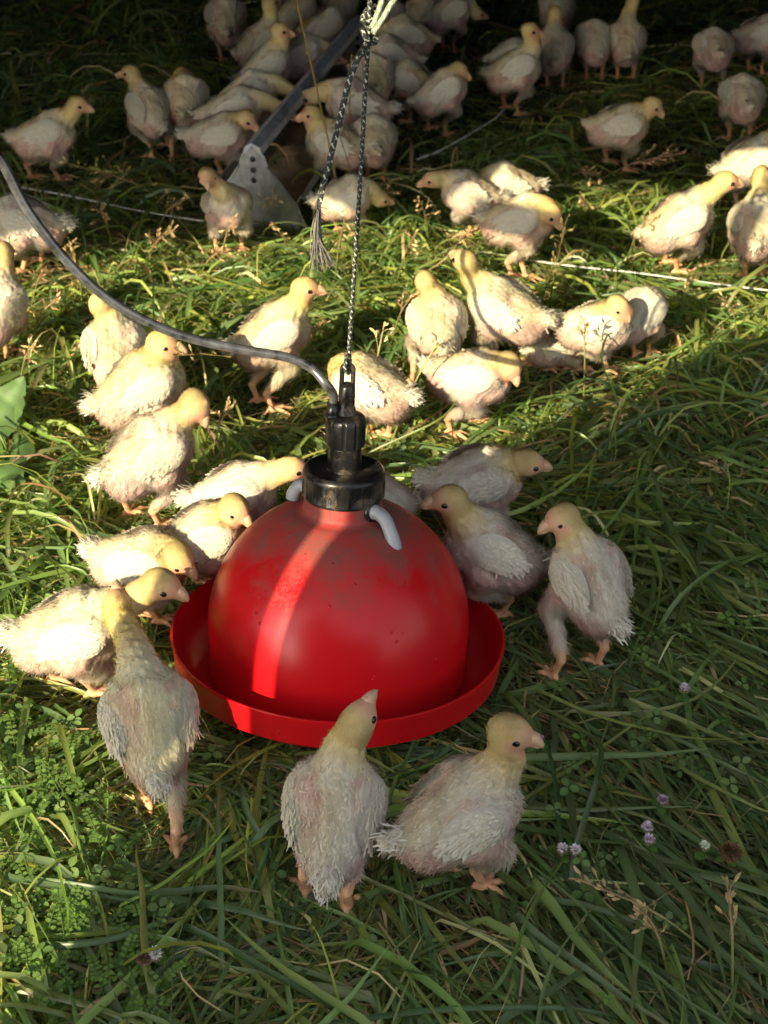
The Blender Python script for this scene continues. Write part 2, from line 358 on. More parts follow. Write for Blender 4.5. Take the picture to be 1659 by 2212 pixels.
# braided rope
def rope_mat():
    m, t, p, out = mat_new('braided_cord')
    at = N(t, 'ShaderNodeVertexColor', _layer_name='Col'); t.links.new(at.outputs[0], p.inputs['Base Color'])
    p.inputs['Roughness'].default_value = .55
    return m
M_rope = rope_mat(); 
def braid(pts, r, name, parent, pal=((.018, .022, .018), (.018, .022, .018), (.11, .17, .13), (.60, .62, .54)), ns=16):
    """16 strands, 8 each way, plaited over and under each other"""
    pts = np.asarray(pts, float); L = np.r_[0, np.cumsum(np.linalg.norm(np.diff(pts, axis=0), axis=1))]
    n = max(8, int(L[-1]/.0009)); q = np.linspace(0, L[-1], n); P = np.stack([np.interp(q, L, pts[:, i]) for i in range(3)], 1)
    T = np.gradient(P, axis=0); T /= np.linalg.norm(T, axis=1)[:, None]
    U = np.zeros_like(P); u = nrm(np.cross(T[0], [.3, 1, .2]))
    for i in range(n):
        u = nrm(u-T[i]*(u@T[i])); U[i] = u
    Vv = np.cross(T, U); VV = []; FF = []; CC = []; nv = 0; seg = 5; a5 = np.arange(seg)*2*np.pi/seg
    for k in range(ns):
        d = 1 if k % 2 else -1
        ph = (k//2)*2*np.pi/(ns/2); om = 2*np.pi/(r*7.0)
        an = ph + d*om*q; rr = r*(.86+.10*np.sin((ns/4)*an*1.0*d+(0 if d > 0 else np.pi)))
        cen = P + U*(rr*np.cos(an))[:, None] + Vv*(rr*np.sin(an))[:, None]
        rad = U*np.cos(an)[:, None]+Vv*np.sin(an)[:, None]; tg = np.cross(T, rad); w_ = r*.30
        ring = cen[:, None]+w_*(.55*np.cos(a5)[None, :, None]*rad[:, None]+np.sin(a5)[None, :, None]*(tg*.9+T*.3)[:, None])
        VV.append(ring.reshape(-1, 3)); i = np.arange(n-1)[:, None]*seg+np.arange(seg); j = np.arange(n-1)[:, None]*seg+(np.arange(seg)+1) % seg
        FF.append(np.stack([i, j, j+seg, i+seg], -1).reshape(-1, 4)+nv); nv += n*seg
        c = np.array(pal[[0, 1, 0, 2, 3, 0, 1, 0][(k*3) % 8]]); cc_ = np.repeat(np.repeat(c[None], n, 0)[:, None], seg, 1)*rng.uniform(.85, 1.15)
        if (k*3) % 8 in (3, 4, 5): dash = ((q/(r*2.6)+k*.37) % 1) < .5; cc_[dash] = np.array(pal[3]); cc_[~dash] = np.array(pal[0])
        CC.append(cc_.reshape(-1, 3))
    b = MB(); b.tube(P[::3] if n > 12 else P, r*.8, 8)
    V0 = np.concatenate(b.v); F0 = np.array([f for f in b.f if len(f) == 4]); FF.append(F0+nv)
    VV.append(V0); CC.append(np.repeat(np.array([[.012, .014, .012]]), len(V0), 0))
    return mk(name, np.concatenate(VV), np.concatenate(FF), M_rope, parent, np.concatenate(CC))
def rope():
    eye = DW((0, .0008, .328)); k = 1.335
    root = tag(empty('hanging_rope', tuple(D(797, 60, k))), 'braided black and white cord knotted at the top holding up the red drinker', 'rope'); inv = -np.array(root.location)
    top = D(797, 60, k)
    braid(np.array([eye, eye+(top-eye)*.5+np.array([.0008, 0, 0]), top, D(802, -90, 1.30)])+inv, .0022, 'main_strand', root)
    # loop through the eye
    e = [eye+DR@np.array(q) for q in [(-.002, -.002, .02), (-.0030, -.0062, .004), (0, -.0052, -.0018), (.002, .004, -.001), (.002, .006, .006), (.001, 0, .02)]]
    braid(spline(e, 30)+inv, .0022, 'eye_loop', root)
    # knot: the tail wound round the main strand
    kn = []
    for i, a in enumerate(np.linspace(0, 2*np.pi*2.6, 60)):
        z = np.interp(i, [0, 59], [.018, -.022]); kn.append(top+np.array([.0062*math.cos(a), .0062*math.sin(a), z+.003*math.sin(a*1.5)]))
    tail = [kn[-1], D(778, 118, k-.012), D(757, 165, k-.01), D(738, 240, k), D(716, 330, k+.01), D(698, 400, k+.015), D(689, 440, k+.015)]
    braid(spline(np.array(kn), 80)+inv, .0028, 'knot', root)
    braid(spline(np.array(tail), 60)+inv, .0030, 'tail_strand', root)
    # two free ends above the knot, sunlight put into their paler palette
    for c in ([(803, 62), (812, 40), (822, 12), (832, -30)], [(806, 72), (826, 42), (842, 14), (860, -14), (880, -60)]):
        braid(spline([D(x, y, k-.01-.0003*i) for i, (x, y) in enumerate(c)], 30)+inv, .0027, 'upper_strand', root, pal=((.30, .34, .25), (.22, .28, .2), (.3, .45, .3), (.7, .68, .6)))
    # frayed end
    VV = []; FF = []; CC = []; nv = 0
    base = D(689, 436, k+.015)
    for i in range(150):
        dark = i < 34
        tx = rng.uniform(668, 725) if not dark else rng.uniform(675, 708); ty = rng.uniform(548, 588) if not dark else rng.uniform(450, 490)
        if tx > 705 and not dark: ty = rng.uniform(560, 580)
        end = D(tx, ty, k+.015+rng.normal(0, .004)); mid = D(683+rng.normal(0, 4)+.15*(tx-690), 436+(ty-436)*.55, k+.015+rng.normal(0, .003))
        P = spline([base+rng.normal(0, .0012, 3), mid, end], 10); w_ = .00035 if dark else .0006
        side = nrm(np.cross(P[-1]-P[0], FW)+rng.normal(0, .3, 3))
        nv0 = nv; V = np.concatenate([P-side*w_, P+side*w_]); VV.append(V); j = np.arange(9)
        FF.append(np.stack([j, j+1, j+11, j+10], 1)+nv0); nv += 20
        c = (.03, .03, .028) if dark else np.array([.19, .18, .16])*rng.uniform(.7, 1.25); CC.append(np.repeat(np.array([c]), 20, 0))
    mk('frayed_end', np.concatenate(VV)+inv, np.concatenate(FF), M_straw, root, np.concatenate(CC))
rope()

CH = []      # footprints kept clear of tall grass
# feeder trough
def feeder():
    A = G(545, 317, .190); B = G(772, 42, .190); ax = nrm([B[0]-A[0], B[1]-A[1], 0]); L = np.linalg.norm((B-A)[:2])
    yaw = math.atan2(ax[1], ax[0]); base = np.array([A[0], A[1], 0])
    root = tag(empty('feeder_trough', tuple(base), yaw), 'galvanised metal trough feeder with end plate and long top rail among chicks', 'feeder'); root.scale = (1, 1.05, 1.2); CH.extend([(base[0]+dx, base[1]+dy, .075) for dx in (-.08, 0, .08) for dy in (-.10, -.03, .04)])
    # local: x along, y to the left, z up
    def plate(x):
        # end plate: wide foot, narrow rounded head carrying the rail
        o = [(-.098, .0), (-.105, .02), (-.085, .062), (-.030, .125), (-.024, .143), (-.012, .157), (.012, .157), (.024, .143), (.030, .125), (.085, .062), (.105, .02), (.098, 0)]
        n = len(o); b = MB(); V = [(x-.0015, a, c) for a, c in o]+[(x+.0015, a, c) for a, c in o]
        b.add(V, [tuple(range(n))[::-1], tuple(range(n, 2*n))]+[(i, (i+1) % n, n+(i+1) % n, n+i) for i in range(n)])
        p = b.build('end_plate', M_metal, root, smooth=False, bevel=.0008)
        for z in (.137, .118, .100):
            h = MB(); h.tube([(x-.0026, 0, z), (x-.0012, 0, z)], .0048, 16); h.build('bolt_hole', M_rubber, p)
            h = MB(); h.tube([(x-.0030+.0028*0, .0062*math.cos(t_), z+.0062*math.sin(t_)) for t_ in np.linspace(0, 2*np.pi, 21)], .0009, 6, cap=False); h.build('hole_rim', M_metal, p)
        for s in (-1, 1):
            f = MB(); f.tube([(x-.003, s*.098, .02), (x-.003, s*.080, .062), (x-.003, s*.028, .125)], .0022, 8); f.build('folded_edge', M_metal, p)
    plate(0); plate(L)
    b = MB(); pr_ = [(-.100, .070), (-.092, .075), (-.050, .012), (.050, .012), (.092, .075), (.100, .070)]
    V = [(0, a, c) for a, c in pr_]+[(L, a, c) for a, c in pr_]; b.add(V, [(i, i+1, 7+i, 6+i) for i in range(5)])
    o = b.build('trough', M_metal, root, smooth=False); o.modifiers.new('s', 'SOLIDIFY').thickness = .002
    xs = np.linspace(.01, L-.01, 90); ysv = np.linspace(-.074, .074, 16); X, Y = np.meshgrid(xs, ysv, indexing='ij'); Pn = np.stack([X, Y, 0*X], -1).reshape(-1, 3)
    Z = .048+.006*noise(Pn, 40)+.003*noise(Pn, 120, 1)-.010*(np.abs(Pn[:, 1])/.07)**2; Pn[:, 2] = Z
    i = np.arange(90*16).reshape(90, 16); mk('feed', Pn, np.stack([i[:-1, :-1], i[1:, :-1], i[1:, 1:], i[:-1, 1:]], -1).reshape(-1, 4), M_feed, root)
    b = MB(); V = []
    sec = [(-.019, .146), (-.016, .158), (.0, .166), (.016, .158), (.019, .146), (.014, .149), (0, .160), (-.014, .149)]
    V = [(-.004, a, c) for a, c in sec]+[(L+.004, a, c) for a, c in sec]; b.add(V, [(i, (i+1) % 8, 8+(i+1) % 8, 8+i) for i in range(8)]+[tuple(range(8))[::-1], tuple(range(8, 16))])
    b.build('top_rail', M_rail, root, smooth=False)
feeder()

# twine stretched over the grass
def twine():
    c = [(60, 372, .05), (250, 412, .05), (470, 470, .04)]
    b = MB(); b.tube(spline([G(q[0], q[1], q[2]+.03) for q in [(20, 400, .03), (160, 425, .035), (300, 455, .035), (440, 478, .025)]], 40), .0016, 8)
    tag(b.build('twine', M_twine), 'thin pale twine lying across shaded grass left of the metal feeder', 'twine')
    b = MB(); b.tube(spline([G(q[0], q[1], q[2]+.012) for q in [(1130, 560, .03), (1240, 575, .045), (1380, 590, .045), (1500, 607, .045), (1600, 620, .045), (1700, 632, .045)]], 60), .0016, 8)
    tag(b.build('twine', M_twine), 'white twine stretched over sunlit grass at the right edge', 'twine')
    b = MB(); b.tube(spline([G(q[0], q[1], q[2]+.035) for q in [(900, 345, .03), (960, 320, .04), (1060, 262, .03), (1090, 235, .03)]], 30), .0022, 8)
    tag(b.build('twine', M_twine), 'short length of grey twine in the dark grass behind the speckled group', 'twine')
twine()

# ------------------------------------------------------------------ chicks: a smooth-blended distance field turned into one skin
class Grid:
    def __init__(s, lo, hi, h):
        s.h = h; s.lo = np.asarray(lo, float)-2*h; s.n = np.ceil((np.asarray(hi)-s.lo)/h).astype(int)+3
        s.D = np.full(s.n, 1.0, np.float32)
    def sub(s, lo, hi, k):
        a = np.clip(np.floor((lo-k-s.lo)/s.h).astype(int)-1, 0, s.n); b = np.clip(np.ceil((hi+k-s.lo)/s.h).astype(int)+2, 0, s.n)
        sl = tuple(slice(a[i], b[i]) for i in range(3))
        ax = [s.lo[i]+s.h*np.arange(a[i], b[i]) for i in range(3)]
        return sl, np.stack(np.meshgrid(*ax, indexing='ij'), -1)
    def put(s, sl, d, k):
        c = s.D[sl]; hh = np.clip(.5+.5*(c-d)/k, 0, 1); s.D[sl] = c*(1-hh)+d*hh-k*hh*(1-hh)
    def cone(s, a, b, ra, rb, k=.008):
        a = np.asarray(a, float); b = np.asarray(b, float); r = max(ra, rb); sl, P = s.sub(np.minimum(a, b)-r, np.maximum(a, b)+r, k*1.5)
        if P.size == 0: return
        ba = b-a; h = np.clip(((P-a)@ba)/max(ba@ba, 1e-12), 0, 1); d = np.linalg.norm(P-a-h[..., None]*ba, axis=-1)-(ra+(rb-ra)*h); s.put(sl, d, k)
    def ell(s, c, R, rad, k=.01):
        c = np.asarray(c, float); rad = np.asarray(rad, float); m = rad.max(); sl, P = s.sub(c-m, c+m, k*1.5)
        if P.size == 0: return
        q = (P-c)@np.asarray(R).T; k0 = np.linalg.norm(q/rad, axis=-1); k1 = np.linalg.norm(q/rad**2, axis=-1); s.put(sl, k0*(k0-1)/np.maximum(k1, 1e-6), k)
    def mesh(s):
        Dd = s.D; I = Dd < 0; nx, ny, nz = Dd.shape; S = np.zeros((nx-1, ny-1, nz-1, 3), np.float32); Cn = np.zeros((nx-1, ny-1, nz-1), np.float32)
        for ax in range(3):
            o1, o2 = [(1, 2), (0, 2), (0, 1)][ax]
            a = [slice(None)]*3; b = [slice(None)]*3; a[ax] = slice(0, -1); b[ax] = slice(1, None)
            A = Dd[tuple(a)]; B = Dd[tuple(b)]; cr = (A < 0) != (B < 0); t = np.where(cr, A/np.where(cr, A-B, 1), 0)
            for u in (0, 1):
                for v in (0, 1):
                    ss = [slice(None)]*3; ss[o1] = slice(u, u+Dd.shape[o1]-1); ss[o2] = slice(v, v+Dd.shape[o2]-1); ss = tuple(ss)
                    c = cr[ss]; Cn += c; S[..., ax] += t[ss]*c; S[..., o1] += u*c; S[..., o2] += v*c
        act = Cn > 0; idx = np.full(act.shape, -1, np.int64); idx[act] = np.arange(act.sum()); ijk = np.argwhere(act)
        V = s.lo+s.h*(ijk+S[act]/Cn[act][:, None]); Q = []
        for ax in range(3):
            o1, o2 = [(1, 2), (2, 0), (0, 1)][ax]
            a = [slice(None)]*3; b = [slice(None)]*3; a[ax] = slice(0, -1); b[ax] = slice(1, None)
            cr = I[tuple(a)] != I[tuple(b)]; e = np.argwhere(cr); e = e[(e[:, o1] > 0) & (e[:, o2] > 0) & (e[:, o1] < Dd.shape[o1]-1) & (e[:, o2] < Dd.shape[o2]-1)]
            ins = I[tuple(e.T)]
            def cell(d1, d2):
                q = e.copy(); q[:, o1] -= d1; q[:, o2] -= d2; return idx[tuple(q.T)]
            q = np.stack([cell(1, 1), cell(0, 1), cell(0, 0), cell(1, 0)], 1); q[~ins] = q[~ins][:, ::-1]; Q.append(q)
        return V, np.concatenate(Q)
def relax(V, Q, it, keep=None):
    e = np.concatenate([Q[:, [0, 1]], Q[:, [1, 2]], Q[:, [2, 3]], Q[:, [3, 0]]]); n = len(V)
    for _ in range(it):
        S = np.zeros_like(V); c = np.zeros(n)
        for i in (0, 1):
            for ax in range(3): S[:, ax] += np.bincount(e[:, i], V[e[:, 1-i], ax], n)
            c += np.bincount(e[:, i], minlength=n)
        A = S/np.maximum(c, 1)[:, None]; f = .5 if keep is None else keep[:, None]; V = V*(1-f)+A*f
    return V
def vnorm(V, Q):
    fn = np.cross(V[Q[:, 2]]-V[Q[:, 0]], V[Q[:, 3]]-V[Q[:, 1]]); N_ = np.zeros_like(V)
    for k in range(4):
        for ax in range(3): N_[:, ax] += np.bincount(Q[:, k], fn[:, ax], len(V))
    return N_/np.maximum(np.linalg.norm(N_, axis=1), 1e-12)[:, None], np.linalg.norm(fn, axis=1)*.5

WHITE = np.array([.68, .645, .56]); YEL = np.array([.68, .555, .28]); PINK = np.array([.58, .35, .31]); LEG = np.array([.72, .39, .22]); REDP = np.array([.66, .25, .22])
def hairs(roots, nr, dr, ln, wd, col, lift, curl=.3):
    """thin tapering tufts; two triangles each"""
    n = len(roots); d = dr+nr*lift[:, None]; d /= np.linalg.norm(d, axis=1)[:, None]; sd = np.cross(d, nr); sd /= np.maximum(np.linalg.norm(sd, axis=1), 1e-6)[:, None]
    sd += rng.normal(0, .35, (n, 3)); w_ = wd[:, None]
    tip = roots+d*ln[:, None]-nr*(ln*curl)[:, None]; mid = roots+d*(ln*.5)[:, None]
    V = np.stack([roots-sd*w_, roots+sd*w_, mid+sd*w_*.8, mid-sd*w_*.8, tip], 1).reshape(-1, 3)
    i = np.arange(n)[:, None]*5
    F_ = np.concatenate([i+[[0, 1, 2]], i+[[0, 2, 3]], i+[[3, 2, 4]]])
    nn = nr+.25*d; nn /= np.linalg.norm(nn, axis=1)[:, None]
    return V, F_, np.repeat(col, 5, 0), np.repeat(nn, 5, 0)
def strips(roots, nr, dr, ln, wd, col, bend=.15):
    """small vaned feathers: rounded strips, 4 cross rows, cupped"""
    n = len(roots); dr = dr/np.linalg.norm(dr, axis=1)[:, None]; sd = np.cross(dr, nr); sd /= np.maximum(np.linalg.norm(sd, axis=1), 1e-6)[:, None]
    ts = np.array([0, .35, .7, .92, 1.0]); ws = np.array([.45, 1, .95, .62, .18]); V = []
    for t, q in zip(ts, ws):
        c = roots+dr*(ln*t)[:, None]-nr*(ln*bend*t*t)[:, None]
        V += [c-sd*(wd*q)[:, None]-nr*(wd*q*.35)[:, None], c+nr*(wd*.1)[:, None], c+sd*(wd*q)[:, None]-nr*(wd*q*.35)[:, None]]
    V = np.stack(V, 1).reshape(-1, 3); i = np.arange(n)[:, None]*15; F_ = []
    for r in range(4):
        for s in range(2): F_.append(i+np.array([[3*r+s, 3*r+s+1, 3*r+s+4]])); F_.append(i+np.array([[3*r+s, 3*r+s+4, 3*r+s+3]]))
    c = np.repeat(col[:, None], 15, 1); c[:, 1::3] *= 1.04; c[:, 12:] *= .97
    nn = np.repeat(nr[:, None], 15, 1)+np.tile(np.stack([-sd*.35, 0*sd, sd*.35], 1), (1, 5, 1))
    return V, np.concatenate(F_), c.reshape(-1, 3), nn.reshape(-1, 3)/np.linalg.norm(nn.reshape(-1, 3), axis=1)[:, None]

NECK = {'up': (.052, .098), 'fwd': (.085, .060), 'down': (.088, -.010), 'back': (.012, .105), 'tuck': (.060, .040), 'mid': (.070, .082)}
def chick(label, B, yaw, H=None, beak=None, feet=(), pose='up', s=1.0, pitch=18, lod=2, z=None, white=.5, group=None, tail=1.0, seed=0, hz=None, reach=.125):
    """B pixel of the body centre, yaw heading (0 right, 90 away), H pixel of the head, beak (yaw, pitch), feet pixels"""
    r = np.random.default_rng(seed+int(B[0])*7+int(B[1])); s = s*(.90 if lod < 2 else .98)*r.uniform(.97, 1.04); white = min(1, max(0, white+r.normal(0, .15))); pitch += r.normal(0, 3)
    zb = (.143*s if z is None else z)
    cw = G(B[0], B[1], zb); cy, sy = math.cos(math.radians(yaw)), math.sin(math.radians(yaw))
    Rw = np.array([[cy, -sy, 0], [sy, cy, 0], [0, 0, 1.]]); org = np.array([cw[0], cw[1], 0])
    loc = lambda p: Rw.T@(np.asarray(p)-org)
    c = np.array([0, 0, zb]); p_ = math.radians(pitch); a = np.array([math.cos(p_), 0, math.sin(p_)]); up = np.array([-math.sin(p_), 0, math.cos(p_)]); sd = np.array([0, 1., 0])
    Rb = np.stack([a, sd, up])
    nf, nu = NECK[pose]; hd = c+np.array([nf, 0, nu])*s
    if H is not None:
        if hz is not None: hd = loc(G(H[0], H[1], hz))
        else:
            d = Rw.T@ray(*H); o = loc(C0); hd = o+d*((hd-o)@d)
    nb = c+a*.040*s+up*.018*s; v = hd-nb; L = np.linalg.norm(v); mx = reach*s
    if L > mx: hd = nb+v/L*mx
    if beak is None: bd = np.array([1, 0, -.25])
    else:
        by, bp = math.radians(beak[0]), math.radians(beak[1]); bd = Rw.T@np.array([math.cos(by)*math.cos(bp), math.sin(by)*math.cos(bp), math.sin(bp)])
    bd = nrm(bd); hs = nrm(np.cross([0, 0, 1.] if abs(bd[2]) < .93 else -np.array([1., 0, 0])*np.sign(bd[2]), bd)); hu = np.cross(bd, hs); Rh = np.stack([bd, hs, hu])
    h = {0: .0023, 1: .0030, 2: .0042}[lod]*min(1, s+.1)
    neckpts = spline([nb-a*.012*s, nb+(hd-nb)*.33+a*.010*s*(1 if pose != 'back' else 0), nb+(hd-nb)*.72+np.array([.003, 0, .002])*s, hd-bd*.006*s], 8)
    nrad = np.array([.031, .0238, .0188, .0160, .0143, .0134, .0130, .0134])*s
    lo = np.min(np.vstack([c-.10*s, neckpts-.03, hd-.045*s]), 0); hi = np.max(np.vstack([c+.10*s, neckpts+.03, hd+.045*s]), 0); lo[2] = min(lo[2], .02)
    g = Grid(lo, hi, h)
    g.ell(c, Rb, np.array([.062, .0375, .0390])*s)
    g.ell(c+a*.028*s-up*.008*s, Rb, np.array([.038, .0335, .0365])*s, .014)
    g.ell(c-a*.030*s-up*.009*s, Rb, np.array([.038, .033, .034])*s, .014)
    for q in (-1, 1):
        g.ell(c+a*.020*s+sd*q*.026*s+up*.012*s, Rb, np.array([.036, .021, .026])*s, .010)
    g.cone(c-a*.046*s+up*.006*s, c-a*.072*s+up*.018*s, .019*s, .009*s, .012)
    for i in range(7): g.cone(neckpts[i], neckpts[i+1], nrad[i], nrad[i+1], .009)
    s0 = s; s = s*1.02
    g.ell(hd, Rh, np.array([.0205, .0160, .0172])*s, .007)
    g.cone(hd+bd*.003*s+hu*.001*s, hd+bd*.0225*s-hu*.0015*s, .0140*s, .0068*s, .006)
    for q in (-1, 1): g.ell(hd+bd*.004*s+hs*q*.0075*s-hu*.002*s, Rh, np.array([.0095, .0082, .0085])*s, .005)
    g.cone(hd+bd*.016*s+hu*.008*s, hd+bd*.002*s+hu*.0175*s, .0022*s, .0020*s, .003)      # small comb
    s = s0
    # legs
    F_ = []
    for i, q in enumerate((1, -1)):
        if i < len(feet) and feet[i] is not None: f = loc(G(feet[i][0], feet[i][1], .014))
        else: f = np.array([(.012+r.normal(0, .012))*s, q*.030*s, .014])
        hip0 = c+a*.004*s+sd*q*.026*s-up*.018*s
        v = f-hip0
        if np.linalg.norm(v[:2]) > .10*s: f[:2] = hip0[:2]+v[:2]/np.linalg.norm(v[:2])*.10*s
        F_.append([f, q])
    if len(F_) == 2 and len(feet) == 2 and F_[0][0][1] < F_[1][0][1]: F_[0][1], F_[1][1] = -1, 1
    legs = []
    for f, q in F_:
        hip = c+a*.004*s+sd*q*.026*s-up*.018*s
        knee = hip*.55+f*.45; knee = hip+(knee-hip)*.62+np.array([.020, q*.004, 0])*s
        hock = np.array([f[0]-.014*s, f[1]*.9+hip[1]*.1, f[2]+.036*s]); hock = .8*hock+.2*(knee*.4+f*.6)
        g.cone(hip, knee, .0235*s, .0155*s, .009); g.cone(knee, hock, .0135*s, .0058*s, .007)
        legs.append((hip, knee, hock, f, q))
    V, Q = g.mesh(); V = relax(V, Q, 1)
    # shanks and toes, finer
    extra = []
    for hip, knee, hock, f, q in legs:
        gl = Grid(np.minimum(hock, f)-[.05*s, .05*s, .012], np.maximum(hock, f)+[.05*s, .05*s, .016], {0: .0017, 1: .0021, 2: .0028}[lod])
        an = f+np.array([0, 0, .006]); gl.cone(knee*.35+hock*.65, hock, .0080*s, .0060*s, .003); gl.cone(hock, an, .0054*s, .0046*s, .003)
        gl.ell(an-np.array([0, 0, .003]), np.eye(3), np.array([.0075, .0072, .0055])*s, .003)
        tw = r.normal(0, .15)+.12*q
        for ta, tl in ((tw, .036), (tw+.62, .030), (tw-.62, .030), (tw+math.pi-.2*q, .014)):
            d = np.array([math.cos(ta), math.sin(ta), 0]); m_ = an+d*tl*.5*s+np.array([0, 0, -.001]); e = an+d*tl*s-np.array([0, 0, .0065])
            gl.cone(an-np.array([0, 0, .002]), m_, .0042*s, .0033*s, .0025); gl.cone(m_, e, .0034*s, .0022*s, .002); gl.cone(e, e+d*.004*s-np.array([0, 0, .002]), .0017*s, .0008*s, .001)
        extra.append(gl.mesh())
    nb0 = len(V)
    dirtc = np.array([1, r.uniform(.96, 1.0), r.uniform(.86, 1.0)])*r.uniform(.90, 1.02)
    def pig(P):
        q = (P-c)/s; X = q@a; Z = q@up; Y = q@sd; n1 = noise(P+seed*.3, 55); n2 = noise(P, 130, 1); n3 = noise(P, 26, 2)
        dn = np.min(np.linalg.norm(P[:, None]-neckpts[None], axis=2)-nrad[None], axis=1)/s; ti = np.argmin(np.linalg.norm(P[:, None]-neckpts[None], axis=2), axis=1)
        dd_ = np.linalg.norm(P[:, None]-neckpts[None], axis=2); w_ = np.exp(-((dd_-dd_.min(1)[:, None])/(.010*s))); tc_ = (w_*np.arange(8)).sum(1)/w_.sum(1)+.5*n1*.6
        dh = np.linalg.norm(P-hd, axis=1)/s
        yel = np.clip(sstep(.016, .0, dn)*sstep(.8, 4.0, tc_)+sstep(.034, .026, dh), 0, 1)
        body = WHITE*(1-white*.0)+0*P
        yb = np.clip(.30+.45*n3, 0, .8)*(1-white)
        body = body*(1-yb[:, None])+YEL*yb[:, None]
        pk = np.clip(sstep(.016, -.018, Z+.25*X)*(.36+.30*n1)+sstep(-.018, -.05, X)*sstep(.022, -.004, Z)*(.70+.35*n2)+sstep(.0, 1.0, n1+.4*n2)*.40*sstep(-.07, .0, X), 0, .85)
        ld = 9.0
        for l_ in legs:
            for a_, b_ in ((l_[0]*.4+l_[1]*.6, l_[1]), (l_[1], l_[2])):
                h_ = np.clip(((P-a_)@(b_-a_))/max((b_-a_)@(b_-a_), 1e-9), 0, 1); ld = np.minimum(ld, np.linalg.norm(P-a_-h_[:, None]*(b_-a_), axis=1))
        pk = pk*(1-.7*sstep(.026*s, .016*s, ld)); body = body*(1-pk[:, None])+(PINK*(1-.25*np.clip(n2, 0, 1))[:, None])*pk[:, None]
        body = body*(1-yel[:, None])+YEL*(1+.05*n2)[:, None]*yel[:, None]
        pn = sstep(.010, .0, dn)*sstep(3.2, 0.5, ti)*sstep(.1, .8, n1)*.45; body = body*(1-pn[:, None])+PINK*pn[:, None]      # bare front of the neck
        fc = sstep(.031, .013, np.linalg.norm(P-(hd+bd*.018*s-hu*.003*s), axis=1)/s)*.75+sstep(.0095, .004, np.abs(np.linalg.norm(P-(hd+bd*.004*s), axis=1)/s-.017)*0+np.linalg.norm(np.stack([(P-hd)@bd-.003*s, (P-hd)@hu+.004*s], 1), axis=1)/s)*.5
        fc = np.clip(fc, 0, .85)*sstep(.036, .03, dh); body = body*(1-fc[:, None])+np.array([.60, .29, .21])*fc[:, None]
        lg = sstep(.074*s, .050*s, P[:, 2])*(np.minimum(*[np.linalg.norm(P-l[2], axis=1) for l in legs]) < .030*s); body = body*(1-lg[:, None])+LEG*lg[:, None]
        dirt = 1-.20*np.clip(n3*.7+n2*.5, 0, 1); body = body*dirtc*np.stack([dirt, dirt**1.25, dirt**1.8], 1)
        return body, pk, yel, fc, ti, dn, dh
    colb, pk, yel, fc, ti, dn, dh = pig(V)
    Nv, fa = vnorm(V, Q)
    V = V+Nv*(noise(V, 230, 1)*.0011*s*(dh > .03))[:, None]
    root = empty('chick', tuple(org), math.radians(yaw)); tag(root, label, 'chick', group)
    VV = [V]; QQ = [Q]; CC = [colb*.92]; nn = len(V)
    for v, q in extra:
        cl = LEG*(1+.12*noise(v, 300))[:, None]; cl = cl*(1-.3*sstep(.012, .004, v[:, 2]))[:, None]
        VV.append(v); QQ.append(q+nn); CC.append(cl); nn += len(v)
    mk('body', np.concatenate(VV), np.concatenate(QQ), M_skin, root, np.clip(np.concatenate(CC), 0, 1))
    # down
    nh = {0: 60000, 1: 20000, 2: 5000}[lod]; wmul = {0: 1, 1: 1.5, 2: 2.6}[lod]
    cen = V[Q].mean(1); face_ok = np.ones(len(Q), bool)
    pr_ = fa*(cen[:, 2] > .040*s)*(1+1.6*(np.linalg.norm(cen-hd, axis=1) < .030*s)); pr_ = pr_/pr_.sum(); fi = r.choice(len(Q), nh, p=pr_)
    w4 = r.dirichlet((1, 1, 1, 1), nh); P = (V[Q[fi]]*w4[..., None]).sum(1); Nn = (Nv[Q[fi]]*w4[..., None]).sum(1); Nn /= np.linalg.norm(Nn, axis=1)[:, None]
    co, pk, yel, fc, ti, dn, dh = pig(P)
    q = (P-c)/s; X = q@a; Z = q@up
    nt_ = np.zeros_like(P); tg = np.gradient(neckpts, axis=0); tg /= np.linalg.norm(tg, axis=1)[:, None]
    onneck = sstep(.012, .002, dn)*sstep(0, 1.5, ti)
    fl = -a*1.0-up*.25+0*P; fl[:] += r.normal(0, .30, fl.shape); fl = fl*(1-onneck[:, None])-tg[ti]*onneck[:, None]
    low = sstep(.0, -.035, Z); fl = fl+np.array([0, 0, -.9])*low[:, None]
    hh = sstep(.036, .024, dh); fl = fl*(1-hh[:, None])-bd*hh[:, None]
    fl = fl-Nn*((fl*Nn).sum(1))[:, None]; fl += r.normal(0, .22, fl.shape)
    clump = noise(P, 190, 2)*.22; fl += clump[:, None]*np.cross(Nn, fl)
    ln = (.0052+.0030*low+.0030*sstep(-.03, -.07, X)-.0012*onneck)*s*r.uniform(.55, 1.3, nh)
    ln = np.where(hh > .3, .0042*s*r.uniform(.5, 1.15, nh), ln); ln = ln*(1-.85*np.clip(fc*1.4, 0, 1)); ln *= 1-.35*pk*(Z > -.03)
    lg = sstep(.070*s, .054*s, P[:, 2])*(np.minimum(*[np.linalg.norm(P-l[2], axis=1) for l in legs]) < .032*s); ln *= (1-.75*lg)
    keep = (r.uniform(size=nh) > .45*pk) & (ln > .0008)
    co = co*(1-.35*(pk*(1-hh))[:, None])+WHITE*(.35*pk*(1-hh))[:, None]
    co = co*r.uniform(.90, 1.10, (nh, 1))
    wd = np.full(nh, .00029*s*wmul)*r.uniform(.7, 1.4, nh)
    lift = .45+.40*hh+.35*low+r.normal(0, .18, nh)+.25*sstep(-.03, -.07, X)
    fly = r.uniform(size=nh) < .14; ln = np.where(fly & (hh < .3), ln*1.75, ln); lift = np.where(fly, lift+.45, lift)
